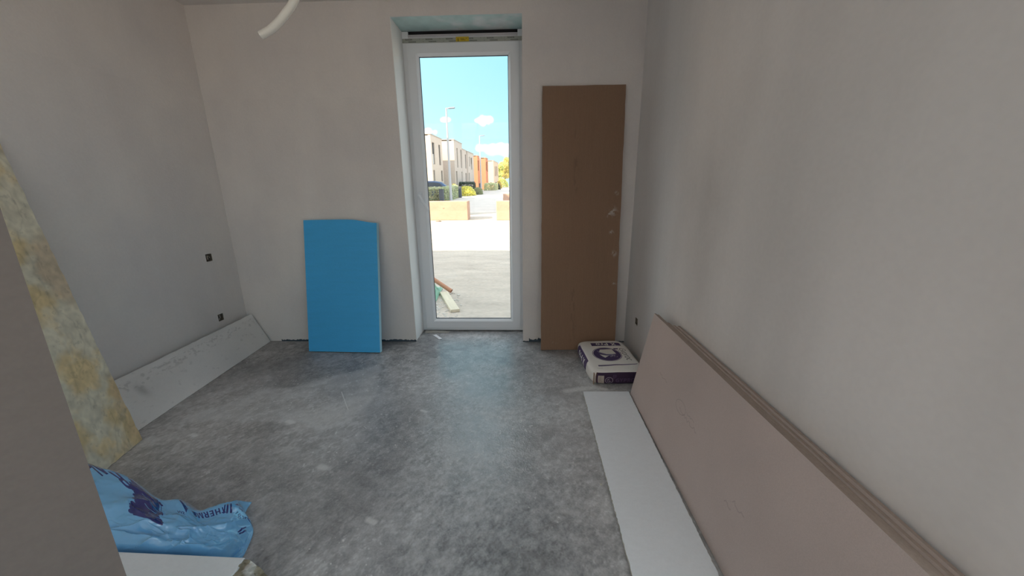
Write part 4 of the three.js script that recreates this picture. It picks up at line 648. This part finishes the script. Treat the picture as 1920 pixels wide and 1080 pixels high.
// parked car beside the first house
{
  const o = thing('car', 'dark blue parked car seen over the hedge by first house', 'car', null, V(-8.75, G(-33.2), -33.2)); // rear towards +x
  o.rotation.y = 0.12;
  const prof = [[-2.15, 0.35], [-2.2, 0.6], [-2.05, 0.82], [-1.2, 0.98], [-0.55, 1.4], [0.1, 1.5], [1.0, 1.5], [1.55, 1.42], [2.05, 1.05], [2.16, 0.95], [2.18, 0.5], [2.1, 0.3], [1.75, 0.3], [1.68, 0.5], [1.5, 0.63], [1.3, 0.66], [1.1, 0.63], [0.92, 0.5], [0.85, 0.3], [-0.85, 0.3], [-0.95, 0.52], [-1.15, 0.64], [-1.35, 0.66], [-1.55, 0.62], [-1.72, 0.5], [-1.8, 0.3]];
  const g = new THREE.ExtrudeGeometry(new THREE.Shape(prof.map((p) => new THREE.Vector2(...p))), { depth: 1.56, bevelEnabled: true, bevelSize: 0.05, bevelThickness: 0.08, bevelSegments: 3 }); g.translate(0, 0, -0.78);
  const paint = mat(0.1, 0.17, 0.34, 0.25); mesh('body', g, paint, o);
  const glass = mat(0.08, 0.1, 0.14, 0.08), side = new THREE.Shape([[-1.0, 1.02], [-0.5, 1.36], [0.1, 1.43], [1.0, 1.42], [1.45, 1.36], [1.75, 1.05]].map((p) => new THREE.Vector2(...p)));
  for (const s of [-1, 1]) { const w = new THREE.ExtrudeGeometry(side, { depth: 0.02, bevelEnabled: false }); w.translate(0, 0, s * 0.862 - 0.01); mesh('side_window', w, glass, o); }
  const rw = new THREE.BoxGeometry(0.6, 0.02, 1.3); rw.rotateZ(-0.63); rw.translate(1.87, 1.255, 0); mesh('rear_window', rw, mat(0.3, 0.38, 0.48, 0.1), o);
  for (const s of [-1, 1]) { const l = new RoundedBoxGeometry(0.16, 0.14, 0.34, 2, 0.03); l.translate(2.15, 0.93, s * 0.62); mesh('tail_light', l, mat(0.55, 0.03, 0.03, 0.3), o); }
  for (const x of [-1.33, 1.3]) for (const s of [-1, 1]) { const w = new THREE.CylinderGeometry(0.33, 0.33, 0.22, 24); w.rotateX(Math.PI / 2); w.translate(x, 0.33, s * 0.76); const q = mesh('wheel', w, mat(0.02, 0.02, 0.02, 0.8), o); const hub = new THREE.CylinderGeometry(0.2, 0.2, 0.03, 16); hub.rotateX(Math.PI / 2); hub.translate(x, 0.33, s * 0.875); mesh('hub', hub, M.alu, q); }
}
// trees at the end of the street
function tree(label, x, z, h, rad, seed, color, n) {
  const y = G(z), o = thing('tree', label, 'tree', null, V(x, y, z)), r = rng(seed), blobs = [];
  for (let i = 0; i < 12; i++) { const a = r() * 6.3, k = rad * 0.62 * Math.sqrt(r()); blobs.push([Math.cos(a) * k, h * (0.32 + 0.55 * r()), Math.sin(a) * k, rad * (0.3 + 0.25 * r())]); }
  mesh('trunk', new THREE.CylinderGeometry(0.08, 0.17, h * 0.6, 10).translate(0, h * 0.3 - 0.05, 0), mat(0.14, 0.11, 0.08, 0.9), o);
  const br = blobs.slice(0, 8).map((b) => new THREE.TubeGeometry(new THREE.CatmullRomCurve3([V(0, h * 0.25, 0), V(b[0] * 0.4, b[1] * 0.7, b[2] * 0.4), V(b[0], b[1], b[2])]), 6, 0.035, 5)); mesh('branch', merge(br), mat(0.14, 0.11, 0.08, 0.9), o).userData.kind = 'stuff';
  foliage('foliage', n, 0.14, seed, (q) => { const b = blobs[Math.floor(q() * 12)], a = q() * 6.283, c = q() * 2 - 1, s = Math.sqrt(1 - c * c), k = b[3] * (0.55 + 0.5 * q()); return V(b[0] + Math.cos(a) * s * k, b[1] + c * k * 0.9, b[2] + Math.sin(a) * s * k); }, color, o);
}
tree('green-yellow autumn tree at the end of the road', -5.7, -86, 5.6, 1.7, 301, tone(0.72, 0.75, 0.3), 7000);
tree('golden yellow autumn tree beside the green-yellow one', -4.5, -90, 7.0, 1.5, 302, tone(0.92, 0.82, 0.36), 7000);
tree('pale yellow autumn tree at the right edge of the glass', -2.7, -92, 6.2, 1.6, 303, tone(0.95, 0.88, 0.5), 7000);
shrub('yellow_shrub', 'broad yellow-green shrub below the autumn trees', 'shrub', -6.8, -3.4, -83, -84.5, 2.0, 3500, 0.1, 210, tone(0.8, 0.82, 0.36), true);
{ // nearly bare tree whose twigs reach into the view on the right
  const z = -50, o = thing('bare_tree', 'nearly bare tree with thin twigs at the right edge of glass', 'tree', null, V(2.6, G(z), z)), segs = [], r = rng(311), bark = mat(0.2, 0.17, 0.15, 0.9);
  const grow = (p, d, l, rad, k) => { const q = p.clone().addScaledVector(d, l), mid = p.clone().lerp(q, 0.5).add(V(r() - 0.5, r() - 0.5, r() - 0.5).multiplyScalar(l * 0.12)); segs.push([k, new THREE.TubeGeometry(new THREE.CatmullRomCurve3([p, mid, q]), 3, rad, 4)]); if (k <= 0) return; const n = k > 3 ? 4 : 3; for (let i = 0; i < n; i++) { const e = d.clone().add(V(r() - 0.5, (r() - 0.35) * 0.8, r() - 0.5).multiplyScalar(1.35)).normalize(); grow(q.clone().lerp(p, 0.35 * r()), e, l * (0.62 + 0.2 * r()), rad * 0.55, k - 1); } };
  grow(V(0, -0.1, 0), V(0, 1, 0), 2.6, 0.11, 5);
  mesh('trunk', merge(segs.filter((s) => s[0] === 5).map((s) => s[1])), bark, o); mesh('branch', merge(segs.filter((s) => s[0] < 5).map((s) => s[1])), bark, o).userData.kind = 'stuff';
}
renderer.render(scene, camera);
